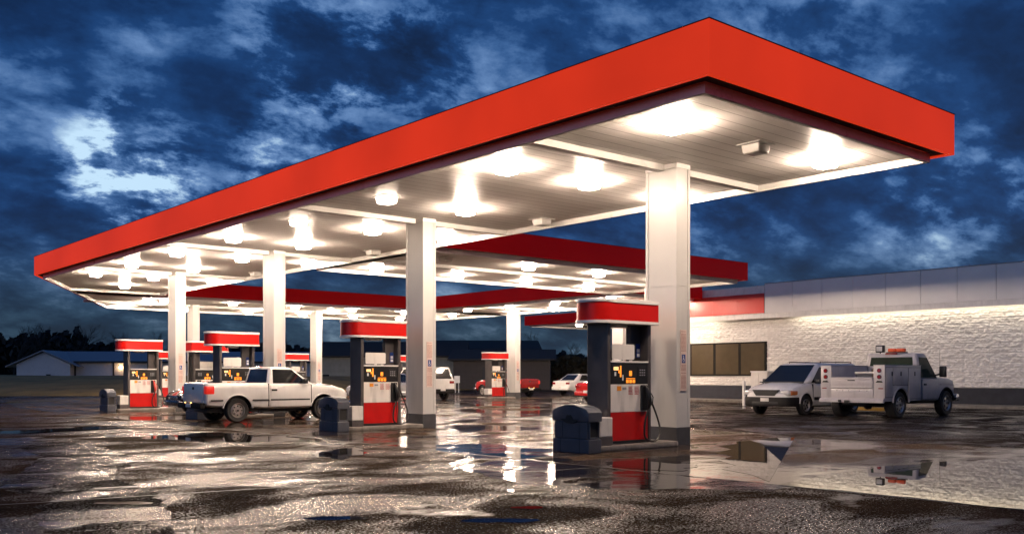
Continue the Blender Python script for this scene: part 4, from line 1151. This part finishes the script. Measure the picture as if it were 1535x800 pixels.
MB().box(-.35, .4, -.47, .47, 0, 1.35, .02).build('body', 'white_plastic', r_); MB().box(-.38, .42, -.5, .5, 1.35, 1.41, .015).build('lid', 'white_metal', r_)
for y in (-.235, .235): MB().box(-.372, -.351, y-.22, y+.22, .1, 1.3, .008).build('door', 'white_plastic', r_)
for i, y in enumerate((17.9,)):
    mb = MB(); mb.prism([(-.9, 0), (.9, 0), (.82, .12), (-.82, .12)], -.08, .08, 'x', bev=.015); o = mb.build('wheel_stop', pm('faded_yellow_paint', (.45, .26, .03), .6, dirt=.5) if i == 0 else bpy.data.materials['faded_yellow_paint']); o.location = (33.3 if i == 0 else 34.0, y, .009)
    tag(o, ['yellow concrete wheel stop seen under the minivan tail', 'yellow concrete wheel stop ahead of the service truck'][i], 'wheel stop')

# ------------------------------------------------------------------ far buildings and trees
def gp(t, d):   # bearing tangent from the lot's corner and distance -> point on the ground
    return (d*(.7586*t+.6515), d*(-.6515*t+.7586))
def shed():
    x, y = gp(-.49, 118)
    root = thing('metal_shed', 'long white metal shed with blue roof beyond the grass bank', 'shed', (x, y, 1.0), R(-40.66+4))
    # local: x along picture, y away
    Lx, Wy, He, Hr = 46, 12, 2.0, 3.35
    MB().box(0, Lx, 0, Wy, -1.2, He).build('wall', 'shed_wall', root)
    # gable end faces left-front: a cross wing
    mb = MB(); mb.prism([(-3.2, -1.2), (3.2, -1.2), (3.2, 1.75), (0, 3.2), (-3.2, 1.75)], -1.2, 4, 'y'); mb.build('gable_wall', 'shed_wall', root)
    mb = MB(); mb.prism([(-.4, He), (-.4, He+.12), (Wy/2, Hr+.15), (Wy+.4, He+.12), (Wy+.4, He), (Wy/2, Hr)], -2.5, Lx+.5, 'x'); mb.build('roof', 'shed_roof', root)
    mb = MB(); mb.prism([(-4.4, 1.35), (0, 3.32), (4.4, 1.35), (4.4, 1.5), (0, 3.48), (-4.4, 1.5)], -1.6, 6.2, 'y'); mb.build('gable_roof', 'shed_roof', root)
    for xx in (3.35, 8.0, 18, 27, 37): MB().box(xx-.1, xx+.1, -.06, -.001, -1, He-.02).build('trim', 'shed_dark', root)
    MB().box(3.3, Lx, -.42, -.38, He-.1, He+.14).build('eave_trim', 'shed_dark', root)
    for a, b in ((10.0, 12.3), (22, 24.4)):
        MB().box(a, b, -.05, -.002, -.9, 1.2).build('door', 'shed_dark', root)
        MB().box(a+.12, b-.12, -.07, -.051, -.9, 1.08).build('door_leaf', 'shed_wall', root)
    mb = MB(); mb.lathe([(.01, -.13), (.1, -.09), (.13, 0), (.1, .09), (.01, .13)], (8.9, -.25, 1.35), 'z', 10); mb.build('wall_lamp', 'bulb', root)
    for xx, zz, a in ((-1.5, .2, .4), (.6, .5, .3), (1.9, -.1, .4), (2.6, -.1, .4)): MB().box(xx, xx+a, -1.9, -1.3, -1.0, zz).build('stored_drum', 'shed_dark', root)
    return root
shed()
def house(label, t, d, rz, wx, wy, he, hr, wall, zb=0., green=False, wins=()):
    x, y = gp(t, d)
    root = thing('house', label, 'house', (x, y, zb), R(-40.66+rz))
    MB().box(0, wx, 0, wy, -1, he).build('wall', wall, root)
    mb = MB(); mb.prism([(-.5, he), (-.5, he+.15), (wy/2, hr+.15), (wy+.5, he+.15), (wy+.5, he)], -.5, wx+.5, 'x'); mb.build('roof', 'house_roof', root)
    for a, b, z0, z1 in wins:
        f = MB().box(a, b, -.06, -.001, z0, z1).build('window', 'house_pale', root); MB().box(a+.08, b-.08, -.075, -.061, z0+.08, z1-.08).build('pane', 'glass', f)
    if green:
        MB().box(2.0, 2.75, -.2, -.05, .25, .95, .02).build('lit_sign', 'green_sign', root)
    MB().box(wx*.3, wx*.3+1, -.05, -.001, -.5, 1.9).build('door', 'shed_dark', root)
    return root
house('low pale building with a green lit sign behind the pumps', -.205, 92, 0, 14, 8, 2.8, 4.3, 'house_pale', .3, True, ((.4, 1.2, .2, 1.2), (9.5, 11, .6, 1.9)))
house('dark two storey house behind the white sport utility vehicle', -.098, 104, 4, 13, 8, 3.9, 5.0, 'house_wall', .2, False, ((1.5, 3, 2.4, 3.6), (5, 6.5, 2.4, 3.6), (9, 10.5, 2.4, 3.6), (7.5, 9.5, .2, 1.6)))
house('single storey dark house left of the crimson pickup', -.062, 88, -3, 9, 7, 2.5, 3.5, 'house_wall', .2, False, ((3.5, 5.5, .3, 1.8),))
mb = MB(); mb.box(-.22, .22, -.06, .06, .75, 1.3, .02); mb.box(-.15, -.11, -.03, .03, 0, .75); mb.box(.11, .15, -.03, .03, 0, .75); o = mb.build('white_board', 'white_print'); x, y = gp(-.058, 74); o.location = (x, y, .0); o.rotation_euler = (0, 0, R(-40)); tag(o, 'small white board on legs behind the white sport utility vehicle', 'board')

def leaf_cloud(name, fn, n, size, mat, seed):
    """n small leaf-clump faces; fn(random) gives the points"""
    r = random.Random(seed); vs, fs = [], []
    for i in range(n):
        p = Vector(fn(r)); a = Vector((r.gauss(0, 1), r.gauss(0, 1), r.gauss(0, 1))).normalized(); b = a.orthogonal().normalized(); c = a.cross(b)
        s = size*r.uniform(.5, 1.4); k = len(vs)
        vs += [p+b*s, p+c*s*.6, p-b*s, p-c*s*.6]; fs.append((k, k+1, k+2, k+3))
    me = bpy.data.meshes.new(name); me.from_pydata([tuple(v) for v in vs], [], fs); me.materials.append(M[mat])
    o = bpy.data.objects.new(name, me); C.objects.link(o); return o
def wood_pts(t0, t1, d0, d1, base, hfun):
    def fn(r):
        t = r.uniform(t0, t1); d = r.uniform(d0, d1); h = hfun(t)*(r.random()**.75)
        x, y = gp(t, d); return (x, y, base+h)
    return fn
def hw(t):
    v = 6.0+2.3*mn.fractal(Vector((t*22, 0, 3)), .9, 2, 5)+1.6*mn.noise(Vector((t*160, 1, 0)))
    if t < -.45: v += 2.6
    if t > -.1: v -= 1.4
    return max(2.5, v)
tag(leaf_cloud('far_wood', wood_pts(-.75, .12, 190, 215, 1, hw), 26000, .85, 'wood_far', 1), 'dark wood along the horizon', 'wood', kind='stuff')
def hh(t): return max(1.5, 3.1+.8*mn.fractal(Vector((t*40, 0, 7)), .9, 2, 4)+.4*mn.noise(Vector((t*220, 0, 1))))
hg = leaf_cloud('hedge', wood_pts(.0, .22, 96, 100, -.2, hh), 15000, .30, 'hedge', 2); tag(hg, 'tall brown hedge along the lot behind the crimson pickup', 'hedge')

def make_tree(seed, h):
    r = random.Random(seed)
    root = thing('bare_tree', '', 'tree')
    trunk = MB(); crown = MB()
    def grow(mb, p, d, l, rad, depth):
        pts = [p]; q = p; dd = d
        for _ in range(3):
            dd = (dd+Vector((r.gauss(0, .13), r.gauss(0, .13), r.gauss(.05, .08)))).normalized(); q = q+dd*l/3; pts.append(q)
        mb.tube(pts, [rad, rad*.88, rad*.75, rad*.62], 5 if depth < 2 else 3)
        if depth >= 5: return
        for _ in range(r.choice((2, 3, 3)) if depth else 5):
            ax = Vector((r.gauss(0, 1), r.gauss(0, 1), r.gauss(0, .3))).normalized()
            nd = (dd+ax*r.uniform(.4, .85)).normalized(); k = r.choice((1, 2, 3, 3))
            grow(crown, pts[k], nd, l*r.uniform(.58, .8), rad*.55, depth+1)
    grow(trunk, Vector((0, 0, -.5)), Vector((0, 0, 1)), h*.36, h*.022, 0)
    trunk.build('trunk', 'bark', root); crown.build('crown', 'bark', root)
    return root
protos = [make_tree(s, 10) for s in (3, 8, 21)]
spots = [(-.525, 176, 1.15, 'bare tree rising left of the shed gable'), (-.485, 182, 1.3, 'wide bare tree directly above the shed gable'), (-.46, 178, 1.2, 'bare tree right of the shed gable ridge'), (-.435, 185, .95, 'bare tree above the middle of the shed roof'),
         (-.405, 178, 1.1, 'bare tree just left of the far left fuel pump'), (-.378, 184, 1.05, 'bare tree seen above the far left fuel pump'), (-.245, 165, .8, 'bare tree between the third column and the far canopy pump'), (-.158, 160, .85, 'bare tree seen through the frame of the second pump'),
         (-.048, 150, .75, 'bare tree above the dark two storey house'), (.03, 128, .72, 'slim bare tree above the brown hedge'), (.058, 135, .65, 'smaller bare tree at the right end of the brown hedge'), (-.012, 150, .6, 'bare tree just left of the store side column')]
for i, (t, d, s, lab) in enumerate(spots):
    x, y = gp(t, d)
    o = protos[i] if i < 3 else clone(protos[i % 3], (0, 0, 0))
    o.location = (x, y, .8); o.rotation_euler = (0, 0, i*1.7); o.scale = (s, s, s)
    tag(o, lab, group='bare trees along the horizon')
